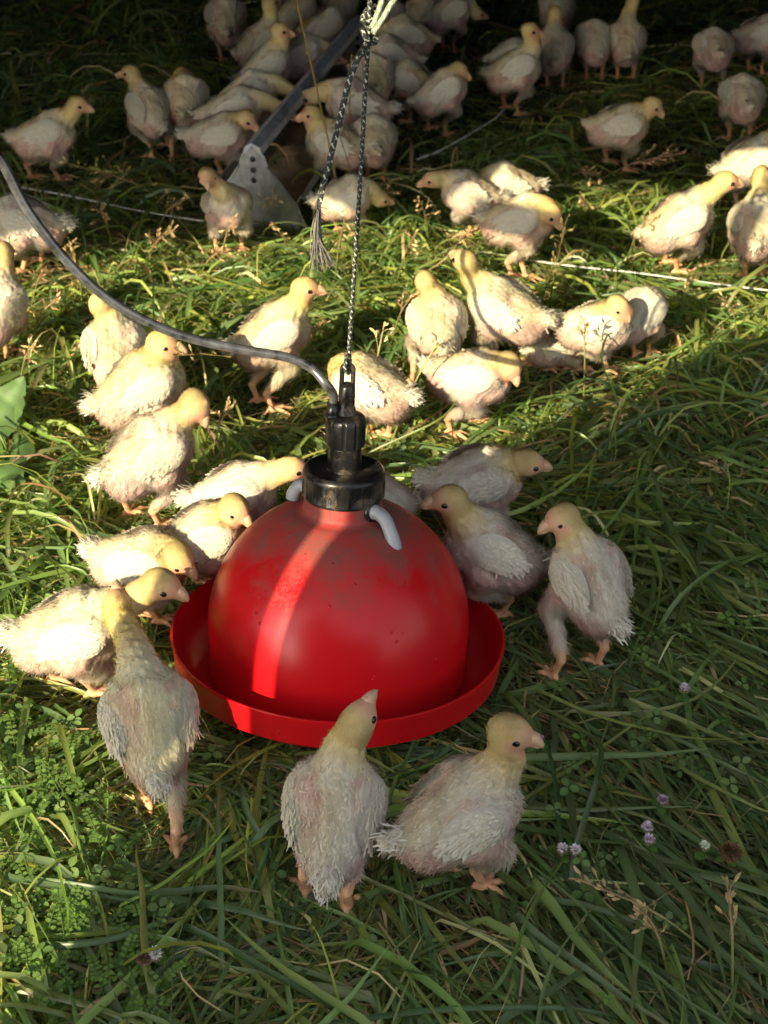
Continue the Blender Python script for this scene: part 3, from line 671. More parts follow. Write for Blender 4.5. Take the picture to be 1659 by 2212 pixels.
    HV_, HF, HC, HN = hairs(P[keep]-Nn[keep]*.0006, Nn[keep], fl[keep], ln[keep], wd[keep], np.clip(co[keep], 0, 1), lift[keep], .25)
    # contour feathers on back and rump, body only
    if lod < 2:
        m_ = 320 if lod == 0 else 160; pp = fa*((cen-c)@up > -.012*s)*((cen-c)@a < .045*s)*(np.linalg.norm(cen-hd, axis=1) > .05*s)*((cen-c)@up < .06*s)
        if pp.sum() > 0:
            fi = r.choice(len(Q), m_, p=pp/pp.sum()); Pf = cen[fi]; Nf = Nv[Q[fi]].mean(1); Nf /= np.linalg.norm(Nf, axis=1)[:, None]
            df = -a-.15*up+r.normal(0, .40, Pf.shape); df -= Nf*((df*Nf).sum(1))[:, None]; df += Nf*.32
            cf = np.clip(pig(Pf)[0]*.5+WHITE*.5, 0, 1)*r.uniform(.92, 1.06, (m_, 1))
            a1, a2, a3, a4 = strips(Pf+Nf*.001, Nf, df, s*r.uniform(.0045, .0085, m_), s*r.uniform(.0005, .0010, m_), cf)
            HF = np.concatenate([HF, a2+len(HV_)]); HV_ = np.concatenate([HV_, a1]); HC = np.concatenate([HC, a3]); HN = np.concatenate([HN, a4])
    mk('down', HV_, HF, M_down, root, HC, HN)
    # tail tuft
    tb = c-a*.070*s+up*.018*s; m_ = {0: 420, 1: 220, 2: 80}[lod]
    dd = -a*1.0+up*.55+0*np.zeros((m_, 3)); dd = dd+r.normal(0, .55, (m_, 3))*[.5, 1, 1]; dd /= np.linalg.norm(dd, axis=1)[:, None]
    rt = tb+r.normal(0, .0055*s, (m_, 3))+a*r.uniform(0, .018, (m_, 1))*s; nr_ = up*.8+dd*.2+(rt-tb)*60; nr_ /= np.linalg.norm(nr_, axis=1)[:, None]
    a1, a2, a3, a4 = strips(rt, nr_, dd, s*tail*r.uniform(.008, .018, m_), s*wmul**.5*r.uniform(.0005, .0013, m_), np.clip(WHITE*1.03*r.uniform(.93, 1.06, (m_, 1)), 0, 1), .1)
    mk('tail', a1, a2, M_down, root, a3, a4)
    # folded wings
    for qd in (1, -1):
        wc = c+a*.008*s+sd*qd*.0335*s+up*(.013+r.normal(0, .002))*s; tilt = math.radians(2+r.normal(0, 4)); wx = nrm(-a*math.cos(tilt)+up*math.sin(tilt)-sd*qd*.10); wn = nrm(sd*qd*1.0+up*.42-wx*((sd*qd+up*.42)@wx)); wy = np.cross(wn, wx)*(-1)
        if wy@up > 0: wy = -wy            # wy points down
        nu_, nv_ = {0: (30, 18), 1: (22, 14), 2: (14, 9)}[lod]; uu = np.linspace(-1, 1, nu_); vv = np.linspace(-1, 1, nv_); U_, V_ = np.meshgrid(uu, vv, indexing='ij')
        ux = np.sin(U_*np.pi/2); prof = np.sqrt(np.clip(1-ux**2, 0, 1))*(1-.16*ux); vy = np.sin(V_*np.pi/2)
        def wpos(ux, vy, k=1.0):
            prof = np.sqrt(np.clip(1-ux**2, 0, 1))*(1-.16*ux); thick = .0185*np.sqrt(np.clip(1-ux**2, 0, 1))*np.sqrt(np.clip(1-vy**2*.98, 0, 1))*(1-.15*ux)
            return wc+(ux[..., None]*.0375*wx+(vy*prof*.0235)[..., None]*wy+(thick*k)[..., None]*wn)*s
        Pw = wpos(ux, vy); Pb = wpos(ux, vy, -.5); i = np.arange(nu_*nv_).reshape(nu_, nv_)
        f1 = np.stack([i[:-1, :-1], i[1:, :-1], i[1:, 1:], i[:-1, 1:]], -1).reshape(-1, 4); VW = np.concatenate([Pw.reshape(-1, 3), Pb.reshape(-1, 3)])
        gq = f1[len(f1)//2]; gn = np.cross(VW[gq[2]]-VW[gq[0]], VW[gq[3]]-VW[gq[1]]); ok = gn@wn > 0
        fq = np.concatenate([f1 if ok else f1[:, ::-1], (f1[:, ::-1] if ok else f1)+nu_*nv_]); ftri = np.concatenate([fq[:, [0, 1, 2]], fq[:, [0, 2, 3]]])
        cw_ = np.clip(WHITE*(1+.06*noise(VW, 60))[:, None], 0, 1); sh = sstep(-.2, -.9, (VW-wc)@wx/(.042*s))*np.clip(.45+.5*noise(VW, 70, 1), 0, .8); cw_ = cw_*(1-sh[:, None])+PINK*sh[:, None]
        nw = np.repeat(wn[None], len(VW), 0)+(VW-wc)@(np.eye(3))*12/s; nw[nu_*nv_:] -= 2*wn; nw /= np.linalg.norm(nw, axis=1)[:, None]
        # feathers in overlapping rows
        Rr = []; 
        for row, (u0, u1, v0, v1, nf_, l0, wd_) in enumerate([(-.75, .25, -.75, .75, 110, .0050, .0010), (-.35, .60, -.8, .85, 110, .0065, .0013), (.1, .85, -.55, .95, 70, .0105, .0019), (.45, .92, -.2, .9, 26, .0150, .0024)]):
            nf_ = max(6, int(nf_*{0: 1, 1: .7, 2: .3}[lod])); u_ = r.uniform(u0, u1, nf_); v_ = r.uniform(v0, v1, nf_); pf = wpos(u_, v_)+wn*(.0003+.0003*(3-row))
            df = wx+wy*(.15+.25*v_)[:, None]+r.normal(0, .20, (nf_, 3)); nfv = wn+wy*(.35*v_)[:, None]-wx*.1; nfv = nfv/np.linalg.norm(nfv, axis=1)[:, None]; df = df+nfv*.10
            cf = WHITE*r.uniform(.93, 1.1, (nf_, 1)); cf = cf*[1, .99, .95 if row < 2 else 1.0]
            yy = np.clip(r.normal(.18, .15, (nf_, 1)), 0, .6)*(1-white); cf = cf*(1-yy)+YEL*yy
            Rr.append(strips(pf, nfv, df, s*l0*r.uniform(.75, 1.2, nf_), s*wd_*wmul**.4*r.uniform(.7, 1.2, nf_), np.clip(cf, 0, 1), .12))
        VA = [VW]; FA = [ftri]; CA = [cw_]; NA = [nw]; n_ = len(VW)
        for a1, a2, a3, a4 in Rr: VA.append(a1); FA.append(a2+n_); CA.append(a3); NA.append(a4); n_ += len(a1)
        # down along the wing
        m_ = {0: 7000, 1: 2500, 2: 500}[lod]; u_ = r.uniform(-.98, .95, m_); v_ = r.uniform(-.95, .95, m_); pf = wpos(u_, v_); nfv = wn+wy*(.5*v_)[:, None]-wx*(.3*(-u_))[:, None]*-1; nfv /= np.linalg.norm(nfv, axis=1)[:, None]
        a1, a2, a3, a4 = hairs(pf, nfv, wx+wy*.25+r.normal(0, .3, (m_, 3)), s*r.uniform(.0025, .0065, m_), np.full(m_, .0003*s*wmul), np.clip(WHITE*r.uniform(.9, 1.08, (m_, 1)), 0, 1), np.full(m_, .35))
        VA.append(a1); FA.append(a2+n_); CA.append(a3); NA.append(a4)
        mk('wing', np.concatenate(VA), np.concatenate(FA), M_down, root, np.concatenate(CA), np.concatenate(NA))
    s = s*1.02
    # beak: two halves, hooked tip
    Mw = lambda x, y, zz: hd+(bd*x+hs*y+hu*zz)*s
    b = MB(); b.tube([Mw(.0165, 0, .0010), Mw(.0235, 0, .0008), Mw(.0285, 0, -.0010), Mw(.0328, 0, -.0038), Mw(.0348, 0, -.0072)], np.array([.0082, .0068, .0050, .0028, .0008])*s, 14)
    b.tube([Mw(.0165, 0, -.0052), Mw(.025, 0, -.0060), Mw(.0305, 0, -.0072), Mw(.0325, 0, -.0076)], np.array([.0056, .0042, .0024, .0007])*s, 12); b.build('beak', M_beak, root)
    for q in (-1, 1):
        b = MB(); ce = Mw(.0062, q*.0147, .0010); pts = []; 
        pr2 = [(.0044*math.sin(t_)*s, -.0044*math.cos(t_)*s) for t_ in np.linspace(0.05, math.pi-.05, 8)]
        b2 = MB(); b2.lathe(pr2, 12); Ve = np.concatenate(b2.v); ax = hs*q; e1 = bd; e2 = np.cross(ax, e1); b.add(ce+Ve[:, :1]*e1*1.15+Ve[:, 1:2]*e2*.95+Ve[:, 2:]*ax*.75, b2.f); b.build('eye', M_eye, root)
    hw = Rw@hd+org
    CH.append((org[0], org[1], .055*s)); CH.append((hw[0], hw[1], .028))
    for l in legs:
        f = Rw@l[3]+org; CH.append((f[0], f[1], .030)); CH.append((f[0]-.01, f[1]-.036, .022))
    return root

GRP = 'white broiler chicks spread over the grass'
def K(*a, **k): chick(*a, group=GRP, **k)
# --- nearest birds
K('chick seen from behind in front of the drinker, stretching its head over the pan', (722, 1762), 84, (775, 1555), (52, 42), [(610+50, 1925), (748, 1962)], 'up', lod=0, white=.9, pitch=34, s=1.06, z=.125)
K('chick with fanned white wing feathers in front of the pan, yellow head turned right', (990, 1762), 22, (1103, 1580), (-12, -14), [(955, 1880), (1040, 1915)], 'up', lod=0, white=.8, pitch=14, s=1.06)
K('large chick seen from behind left of the pan, neck stretched, one leg trailing', (325, 1566), 104, (252, 1312), (95, 30), [(325, 1740), (378, 1872)], 'up', lod=0, white=.55, pitch=38, s=1.04, z=.122, hz=.178, reach=.165)
K('chick at far left of the pan standing side on, head bent towards the red rim', (150, 1365), 12, (352, 1262), (-16, -22), [(120, 1470), (205, 1500)], 'fwd', lod=0, white=.45, pitch=6, s=1.08)
K('crouching chick pressed between two others left of the pan, beak over the red rim', (300, 1212), -8, (388, 1212), (-30, -28), [(300, 1330), (345, 1345)], 'tuck', lod=0, white=.5, pitch=4)
K('small chick resting against the left side of the red bell, sleepy face turned right', (432, 1165), 16, (510, 1098), (-38, -30), [(430, 1260), (480, 1265)], 'mid', lod=0, white=.7, pitch=10, s=.95)
K('chick walking behind the drinker on the left, its head hidden by the black collar', (500, 1072), 6, (632, 1012), (10, -10), [(480, 1165), (540, 1170)], 'fwd', lod=1, white=.55, s=.98, pitch=8)
K('fluffy chick left of the drinker tucking its bill down to preen its breast', (318, 985), 36, (424, 873), (-25, -62), [(280, 1112), (345, 1140)], 'mid', lod=0, white=.3, s=1.10, pitch=20)
K('chick standing under the hose behind the preening bird, pointed beak to the right', (300, 838), 28, (352, 742), (-6, -12), [(260, 925), (320, 930)], 'mid', lod=0, white=.3, s=1.12, pitch=22)
K('chick seen from behind at left with its yellow neck rising next to the hose', (250, 765), 96, (215, 655), (100, 10), [(225, 850), (270, 860)], 'up', lod=1, white=.2, s=1.08, pitch=30)
K('alert chick standing behind the hose with head high and orange beak pointing right', (585, 725), 20, (660, 622), (2, -8), [(556, 868), (588, 888)], 'up', lod=0, white=.3, s=1.08, pitch=24, tail=.7)
K('chick bent round to preen directly behind the black hanging eye of the drinker', (800, 838), 155, (742, 810), (215, -55), [(800, 930), (838, 945)], 'tuck', lod=1, white=.85, s=1.05, pitch=10)
K('chick half hidden behind the right side of the black collar, only tail and rump showing', (815, 1075), 184, (735, 1050), (185, -20), [(800, 1150), (840, 1150)], 'fwd', lod=1, white=.6, s=.9)
K('chick with a puffed white tail behind the drinker on the right, head stretched into shade', (1022, 1040), 6, (1142, 1000), (4, -12), [(1000, 1140), (1050, 1150)], 'fwd', lod=0, white=.7, s=1.08, pitch=6)
K('chick looking left over the right shoulder of the red bell, dark eye and pink face', (1072, 1190), 176, (968, 1078), (188, -6), [(1040, 1320), (1085, 1330)], 'up', lod=0, white=.75, s=1.10, pitch=26, tail=.7)
K('chick walking away right of the drinker while looking back left, spiky white tail low', (1275, 1262), 118, (1212, 1118), (198, -22), [(1195, 1465), (1290, 1438)], 'up', lod=0, white=.85, s=1.0, pitch=36, z=.130)
# --- middle group, right
K('chick in full sun with its back turned and short neck upright, behind the collar', (945, 705), 98, (918, 607), (100, 8), [(890, 830), (985, 835)], 'up', lod=1, white=.2, s=1.0, pitch=26)
K('long chick in full sun walking away with pink bare neck, right of the rope', (1095, 672), 152, (1003, 562), (130, 6), [(1060, 780), (1140, 790)], 'up', lod=1, white=.35, s=1.12, pitch=12)
K('sunlit chick in front of the group right of the rope, head bowed, orange feet showing', (1015, 812), -14, (1103, 790), (-50, -52), [(975, 938), (1035, 905)], 'tuck', lod=0, white=.25, s=1.05, pitch=4)
K('drowsy cream chick at the right end of the sunny group, white tail raised behind', (1285, 705), -8, (1335, 662), (-30, -38), [(1250, 800), (1315, 795)], 'mid', lod=1, white=.3, s=1.0, pitch=6)
K('greyish chick half hidden behind the drowsy cream one at the right end', (1378, 682), 48, None, None, [(1370, 770), (1400, 765)], 'down', lod=1, white=.7, s=.9)
K('chick lying low in the grass between the long sunlit bird and the cream one', (1205, 745), 10, None, None, [(1180, 800), (1225, 800)], 'down', lod=1, white=.1, s=.82, z=.06)
K('chick at right facing left with lowered beak, second row of the sunlit strip', (1020, 420), 178, (933, 388), (184, -16), [(1010, 500), (1050, 500)], 'fwd', lod=1, white=.5, s=.98)
K('plump chick with light and shadow on its back, pink bill pointing down right', (1118, 475), -12, (1190, 462), (-22, -44), [(1105, 600), (1135, 602)], 'mid', lod=1, white=.45, s=1.12, pitch=12)
K('chick with a bright white tail tip standing in shade behind the plump pink billed one', (1105, 398), 186, None, None, [(1090, 470), (1120, 470)], 'down', lod=2, white=.5, s=.92, tail=1.3)
K('slender chick at right edge of the sun patch looking right with neck raised', (1462, 480), 14, (1568, 392), (6, -6), [(1438, 568), (1462, 590)], 'up', lod=1, white=.2, s=1.12, pitch=22, tail=.4)
K('sunlit chick cut by the right edge of the picture, white tail hanging low', (1632, 495), 78, None, None, [(1608, 605), (1645, 595)], 'mid', lod=1, white=.5, s=1.08, pitch=20)
K('white backed chick cut by the right edge, standing behind the slender yellow one', (1615, 355), 20, None, None, [(1590, 450), (1640, 450)], 'mid', lod=1, white=.9, s=1.10, pitch=20)
K('round yellowish chick standing alone in shade with its head bent right', (1335, 272), 4, (1412, 228), (-10, -40), [(1305, 338), (1372, 338)], 'fwd', lod=1, white=.3, s=1.10, pitch=8, tail=.3)
K('chick seen from behind with pink bare rump, below the pair at the upper right corner', (1604, 215), 90, None, None, [(1582, 282), (1622, 284)], 'down', lod=2, white=.6, s=1.0, pitch=14)
K('chick standing on widely spread legs seen from behind, near the upper right corner', (1542, 108), 92, None, None, [(1518, 180), (1565, 180)], 'down', lod=2, white=.6, s=1.03, pitch=12)
K('chick in the upper right corner with its tail turned up to the left', (1638, 75), 14, None, None, [(1615, 140), (1655, 140)], 'down', lod=2, white=.4, s=1.0, pitch=8)
K('chick seen from behind with long neck reaching the top edge, right of centre', (1352, 92), 88, (1368, 2), (80, 0), [(1335, 168), (1368, 172)], 'up', lod=2, white=.4, s=1.0, pitch=24)
K('chick seen from behind left of the long necked one, head lowered', (1284, 92), 96, None, None, [(1270, 165), (1300, 168)], 'down', lod=2, white=.7, s=1.0, pitch=20)
K('chick at the top edge behind the one with the pink back, right half', (1203, 22), 84, None, None, [(1190, 90), (1220, 90)], 'down', lod=2, white=.9, s=.98)
K('pink backed chick standing just behind the tall yellow necked one', (1196, 110), 86, None, None, [(1182, 188), (1215, 188)], 'mid', lod=2, white=.3, s=1.02)
K('tall yellow necked chick looking right in the shade right of the rope', (1108, 152), 12, (1146, 66), (-4, -16), [(1085, 222), (1122, 224)], 'up', lod=2, white=.6, s=1.06, pitch=18)
K('chick mostly hidden by the tall yellow necked bird, only its back and white tail visible', (1098, 120), 8, None, None, [(1095, 195), (1118, 195)], 'down', lod=2, white=.5, s=.85)
K('chick right of the rope with large rounded yellow head above its grey back', (950, 200), 20, (992, 152), (-8, -30), [(915, 265), (960, 270)], 'mid', lod=2, white=.8, s=1.05)
K('chick squeezed between the rope and the rounded yellow headed bird', (893, 178), 150, None, None, [(885, 262), (920, 262)], 'down', lod=2, white=.6, s=.95)
K('chick with back curved to the right in the crowd just right of the rope', (850, 122), 184, None, None, [(840, 190), (880, 190)], 'down', lod=2, white=.6, s=1.05)
K('chick with upturned tail in the upper crowd right of the knot', (885, 78), 182, None, None, [(870, 140), (910, 140)], 'down', lod=2, white=.5, s=1.02)
K('chick behind the knot of the rope, near the top edge', (845, 38), 100, None, None, [(835, 98), (865, 98)], 'down', lod=2, white=.7, s=.95)
K('chick with upright neck at the top edge right of the knot', (905, 32), 60, (915, -5), (60, 0), [(895, 95), (920, 95)], 'mid', lod=2, white=.5, s=.95)
K('dim chick at the top edge, rightmost of the crowd behind the rope', (968, 28), 20, None, None, [(955, 90), (985, 90)], 'down', lod=2, white=.4, s=1.0)
K('chick behind the middle of the rope with its rounded back turned to the camera', (806, 172), 98, None, None, [(795, 245), (830, 245)], 'down', lod=2, white=.5, s=1.05)
K('long chick behind the rope with pink face left and bright white tail right', (775, 226), 176, (668, 212), (180, -10), [(760, 300), (800, 300)], 'fwd', lod=2, white=.7, s=1.1, tail=1.3)
K('yellow necked chick facing left right of the feeder, standing behind the rope tail', (728, 312), 170, (672, 246), (186, -14), [(710, 395), (745, 395)], 'up', lod=1, white=.5, s=1.08)
K('pink rumped chick seen from behind, just right of the yellow necked bird behind the rope', (808, 305), 98, None, None, [(800, 380), (828, 380)], 'down', lod=2, white=.2, s=1.0)
K('chick partly hidden by grass behind the frayed rope end', (742, 428), 12, None, None, [(730, 500), (765, 500)], 'down', lod=1, white=.6, s=.98)
# --- left side
K('chick facing the camera at the foot of the metal feeder, head held straight up', (490, 448), -72, (447, 382), (-82, -22), [(468, 540), (540, 528)], 'mid', lod=1, white=.4, s=1.05, pitch=20)
K('chick with a white tail beside the feeder end plate, head bowed right', (468, 292), 12, (535, 258), (-14, -40), [(478, 375), (515, 375)], 'mid', lod=1, white=.5, s=1.08, pitch=8, tail=1.2)
K('long necked chick reaching into the feeder behind its end plate, upper one', (530, 208), 8, (640, 205), (0, -30), [(520, 280), (560, 280)], 'fwd', lod=2, white=.6, s=1.1)
K('chick reaching into the feeder just above the white tailed one', (500, 240), 6, (612, 238), (0, -30), [(490, 310), (530, 310)], 'fwd', lod=2, white=.7, s=1.08)
K('tall chick standing upright left of the feeder rail with head turned right', (572, 150), 24, (606, 66), (6, -14), [(555, 225), (590, 225)], 'up', lod=2, white=.6, s=1.1, pitch=26)
K('chick behind the tall one, its neck rising to the top edge', (556, 98), 44, (583, 8), (40, 10), [(545, 165), (575, 165)], 'up', lod=2, white=.4, s=1.02, pitch=20)
K('white chick seen from behind at the top edge, left end of the feeder crowd', (488, 45), 98, None, None, [(480, 118), (515, 118)], 'down', lod=2, white=.9, s=1.05, pitch=20)
K('chick between the tall bird and the feeder rail, wings folded', (648, 122), 12, None, None, [(640, 190), (670, 190)], 'down', lod=2, white=.8, s=1.0)
K('chick with rounded back behind the upper end of the feeder rail', (700, 62), 20, (660, 58), (200, -20), [(690, 125), (720, 125)], 'mid', lod=2, white=.5, s=1.05)
K('chick at the top edge behind the feeder, left of the rail end', (638, 30), 30, (656, -12), (30, 0), [(630, 90), (655, 90)], 'mid', lod=2, white=.4, s=1.0)
K('dim chick at the top edge directly above the feeder rail end', (732, 18), 80, None, None, [(725, 75), (750, 75)], 'down', lod=2, white=.5, s=1.0)
K('chick seen from behind with small round head, left of the feeder crowd', (400, 218), 92, (391, 163), (95, 0), [(373, 345), (420, 290)], 'mid', lod=2, white=.5, s=1.05, pitch=24)
K('slim chick looking left, standing tall next to the small round headed one', (322, 240), 128, (281, 157), (172, -8), [(328, 340), (362, 315)], 'up', lod=1, white=.6, s=1.1, pitch=34)
K('lone chick at the far left in shade, head raised and turned right', (95, 292), 10, (170, 226), (-6, -16), [(68, 385), (128, 388)], 'up', lod=1, white=.4, s=1.12, pitch=12)
K('chick at the left edge behind the hose with its white tail towards the right', (58, 482), 186, None, None, [(40, 560), (90, 560)], 'down', lod=1, white=.9, s=1.12, tail=1.4)
K('chick cut off by the left edge below the start of the hose', (-8, 672), 82, None, None, [(-20, 770), (15, 765)], 'mid', lod=1, white=.5, s=1.05, pitch=30)

# ------------------------------------------------------------------ grass
CHA = np.array(CH)
def clear(P, zmin=.035, grow=1.0):
    """True where none of the blade points (n,k,3) above zmin stands inside a bird, or under the pan"""
    ok = np.ones(len(P), bool); X = P[..., 0]; Y = P[..., 1]; Z = P[..., 2]
    for cx, cy, r in CHA:
        near = np.abs(P[:, 0, 0]-cx) < .5
        if not near.any(): continue
        hit = ((X[near]-cx)**2+(Y[near]-cy)**2 < (r*grow)**2) & (Z[near] > (zmin if r > .04 else .022)); ok[near] &= ~hit.any(1)
    q = (P-RC)@DR; rr = np.hypot(q[..., 0], q[..., 1]); hit = (rr < .205) & (q[..., 2] > -.066); ok &= ~hit.any(1)
    return ok
def gpal(n, dry, sh):
    """blade colours: blue green, mid green, yellow green, straw, brown"""
    pal = np.array([[.078, .118, .052], [.098, .140, .048], [.125, .165, .046], [.185, .215, .055], [.42, .32, .17], [.27, .18, .10]])
    p = np.array([.20, .32, .26, .22-.0, 0, 0]); p = p/p.sum()*(1-dry); p[4] = dry*.7; p[5] = dry*.3
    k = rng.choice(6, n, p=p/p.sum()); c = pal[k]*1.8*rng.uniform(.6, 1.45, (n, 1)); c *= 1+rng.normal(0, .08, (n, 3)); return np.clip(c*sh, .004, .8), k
def blades(n, root, az, ln, wd, e0, layer, col, seg=8, droop=1.0, wig=.25, zroot=0.0):
    """arching blades: rise at e0, droop, then lie at their layer height; V-folded along the midrib"""
    P = np.zeros((n, seg+1, 3)); P[:, 0] = root; P[:, 0, 2] += zroot; a = az.copy(); e = e0.copy(); T = np.zeros((n, seg+1, 3))
    st = ln/seg; dw = rng.normal(0, wig, n)/seg*2
    for i in range(seg+1):
        T[:, i] = np.stack([np.cos(e)*np.cos(a), np.cos(e)*np.sin(a), np.sin(e)], 1)
        if i < seg:
            P[:, i+1] = P[:, i]+T[:, i]*st[:, None]; z = P[:, i+1, 2]; e = e-droop*(.18+.30*rng.uniform(size=n))*(1+2*(i/seg)); lowm = z < layer
            e = np.where(lowm & (e < 0), rng.normal(.02, .06, n), e); P[:, i+1, 2] = np.where(lowm & (e <= .3) & (i > 0), np.maximum(z, layer*.75), z); a = a+dw+rng.normal(0, wig*.25, n)
    t = np.linspace(0, 1, seg+1); pr_ = np.minimum(1, (t+.08)*3.2)**.6*(1-t**2.6)**.8+.02
    side = np.cross(T, [0, 0, 1.]); side /= np.maximum(np.linalg.norm(side, axis=2), 1e-5)[..., None]; upn = np.cross(side, T)
    tw = (rng.normal(0, .55, n)[:, None]+rng.normal(0, .7, n)[:, None]*t)[..., None]; side2 = side*np.cos(tw)+upn*np.sin(tw); up2 = -side*np.sin(tw)+upn*np.cos(tw)
    w_ = (wd[:, None]*pr_)[..., None]
    V = np.stack([P-side2*w_+up2*w_*.35, P, P+side2*w_+up2*w_*.35], 2)       # n, seg+1, 3, 3
    i = np.arange(n)[:, None]*((seg+1)*3); F_ = []
    for r_ in range(seg):
        b = r_*3
        F_.append(i+np.array([[b, b+1, b+4, b+3]])); F_.append(i+np.array([[b+1, b+2, b+5, b+4]]))
    # paler midrib and slightly dry tips
    c = np.repeat(np.repeat(col[:, None, None], seg+1, 1), 3, 2)
    c[:, :, 1] *= 1.18; tip = (rng.uniform(size=n) < .35)[:, None]*(t > .8)[None]; c = np.where(tip[..., None, None], c*.5+np.array([.28, .2, .09])*.5, c)
    c = c*(1+.10*np.sin(np.arange(seg+1)*2.1+rng.uniform(0, 6, n)[:, None]))[..., None, None]
    return P, V, F_, c
def emit(name, parts, mat, label=None, cat=None, kind='stuff', parent=None):
    VV = []; FF = []; CC = []; nv = 0
    for P, V, F_, c, ok in parts:
        k = V.shape[1]*V.shape[2]; n = ok.sum()
        VV.append(V[ok].reshape(-1, 3)); CC.append(c[ok].reshape(-1, 3)); base = np.arange(n)[:, None]*k
        for f in F_: FF.append(base+(f[0]) + nv)
        nv += n*k
    # faces above were built with absolute offsets of their own blade; rebuild from the first blade
    return mk(name, np.concatenate(VV), np.concatenate(FF), mat, parent, np.concatenate(CC))
def scatter(n, y0, y1, pad=.30):
    """points over the visible wedge of ground, uniform per area"""
    out = np.zeros((0, 3))
    while len(out) < n:
        y = rng.uniform(y0, y1, n*2); hw = .300*(y*.83+.62)+pad; mw = .300*(y1*.83+.62)+pad; x = rng.uniform(-mw, mw, n*2); m = np.abs(x) < hw
        out = np.concatenate([out, np.stack([x[m], y[m], 0*x[m]], 1)])
    return out[:n]
def px_of(P):
    v = P-C0; k = v@FW; return IW/2+FPX*(v@RT)/k, IH/2-FPX*(v@UP)/k
def flow(P):
    """lay of the grass: combed down-right in the near right, tumbled elsewhere"""
    x, y = P[..., 0], P[..., 1]
    comb = sstep(-.05, .18, x+.15*(1.1-y))*sstep(1.85, 1.25, y); base = 2.2*noise(P, 2.2, 0)+1.4*noise(P, 5, 1)
    return comb, base
def meadow():
    parts = []
    for (n, y0, y1, l0, l1, w0, w1, dry, lay, sh, seg) in [
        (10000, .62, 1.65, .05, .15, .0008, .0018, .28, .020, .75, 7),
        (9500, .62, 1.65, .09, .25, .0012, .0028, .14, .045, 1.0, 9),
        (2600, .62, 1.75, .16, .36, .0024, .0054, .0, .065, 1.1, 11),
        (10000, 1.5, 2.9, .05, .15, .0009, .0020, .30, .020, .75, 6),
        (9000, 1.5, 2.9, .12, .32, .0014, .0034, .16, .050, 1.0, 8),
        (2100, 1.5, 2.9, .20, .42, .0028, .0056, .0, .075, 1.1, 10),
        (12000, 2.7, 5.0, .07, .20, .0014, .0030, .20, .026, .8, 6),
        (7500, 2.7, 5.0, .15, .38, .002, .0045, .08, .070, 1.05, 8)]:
        n = int(n*1.28); R_ = scatter(n, y0, y1); comb, base = flow(R_)
        az = np.where(rng.uniform(size=n) < comb*.92, -1.0+rng.normal(0, .30, n), base+rng.normal(0, 1.0, n))
        ln = rng.uniform(l0, l1, n); wd = rng.uniform(w0, w1, n); e0 = np.where(rng.uniform(size=n) < (.10 if y1 < 1.8 else .20), rng.uniform(.8, 1.3, n), rng.uniform(.05, .6, n))
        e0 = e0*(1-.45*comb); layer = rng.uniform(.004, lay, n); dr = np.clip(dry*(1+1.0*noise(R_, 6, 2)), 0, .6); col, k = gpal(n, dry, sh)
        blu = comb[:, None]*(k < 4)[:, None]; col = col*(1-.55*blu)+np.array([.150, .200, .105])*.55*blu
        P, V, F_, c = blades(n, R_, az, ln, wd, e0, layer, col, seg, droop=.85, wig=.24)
        parts.append((P, V, F_, c, clear(P)))
    o = emit('grass', parts, M_grass); tag(o, 'tangled long green grass blades with dry straws trodden flat under the chicks', 'grass', kind='stuff')
    # upright tufts on the sunny middle strip and behind the rope
    parts = []
    for cx, cy, n, hgt, sprd in [(700, 560, 190, .24, .09), (760, 500, 150, .24, .07), (830, 540, 120, .18, .08), (660, 470, 80, .15, .06), (560, 600, 90, .12, .09), (1150, 560, 60, .12, .08), (450, 640, 70, .10, .08), (900, 620, 60, .12, .06), (1420, 420, 120, .08, .12), (1300, 480, 90, .08, .1), (1300, 900, 90, .16, .12), (1450, 800, 70, .14, .14), (60, 1150, 60, .10, .08), (100, 780, 80, .12, .1),
                                (1500, 1250, 120, .13, .15), (1400, 1050, 90, .12, .12), (300, 100, 140, .12, .3), (120, 150, 140, .12, .3), (1400, 180, 60, .12, .2), (560, 1680, 40, .08, .06), (1560, 1500, 70, .10, .10)]:
        c0 = G(cx, cy); R_ = np.stack([rng.normal(c0[0], sprd, n), rng.normal(c0[1], sprd, n), np.zeros(n)], 1)
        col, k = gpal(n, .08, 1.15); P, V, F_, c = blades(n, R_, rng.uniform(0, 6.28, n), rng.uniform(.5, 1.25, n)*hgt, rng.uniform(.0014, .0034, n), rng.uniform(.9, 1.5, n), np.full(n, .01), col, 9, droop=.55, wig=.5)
        parts.append((P, V, F_, c, clear(P)))
    o = emit('tall_grass', parts, M_grass); tag(o, 'upright tufts of fresh grass rising between the chicks', 'grass', kind='stuff')
    # dead straw lying over the soil
    parts = []
    for (n, y0, y1, w_) in [(7000, .62, 1.7, .0006), (8000, 1.5, 3.0, .0009), (4000, 2.8, 5, .0014)]:
        R_ = scatter(n, y0, y1); col = np.array([.34, .26, .13])*rng.uniform(.35, 1.2, (n, 1))*(1+rng.normal(0, .06, (n, 3)))
        P, V, F_, c = blades(n, R_, rng.uniform(0, 6.28, n), rng.uniform(.03, .13, n), np.full(n, w_)*rng.uniform(.6, 1.5, n), rng.uniform(-.1, .35, n), rng.uniform(.004, .022, n), np.clip(col, 0, 1), 4, wig=.4); parts.append((P, V, F_, c, clear(P)))
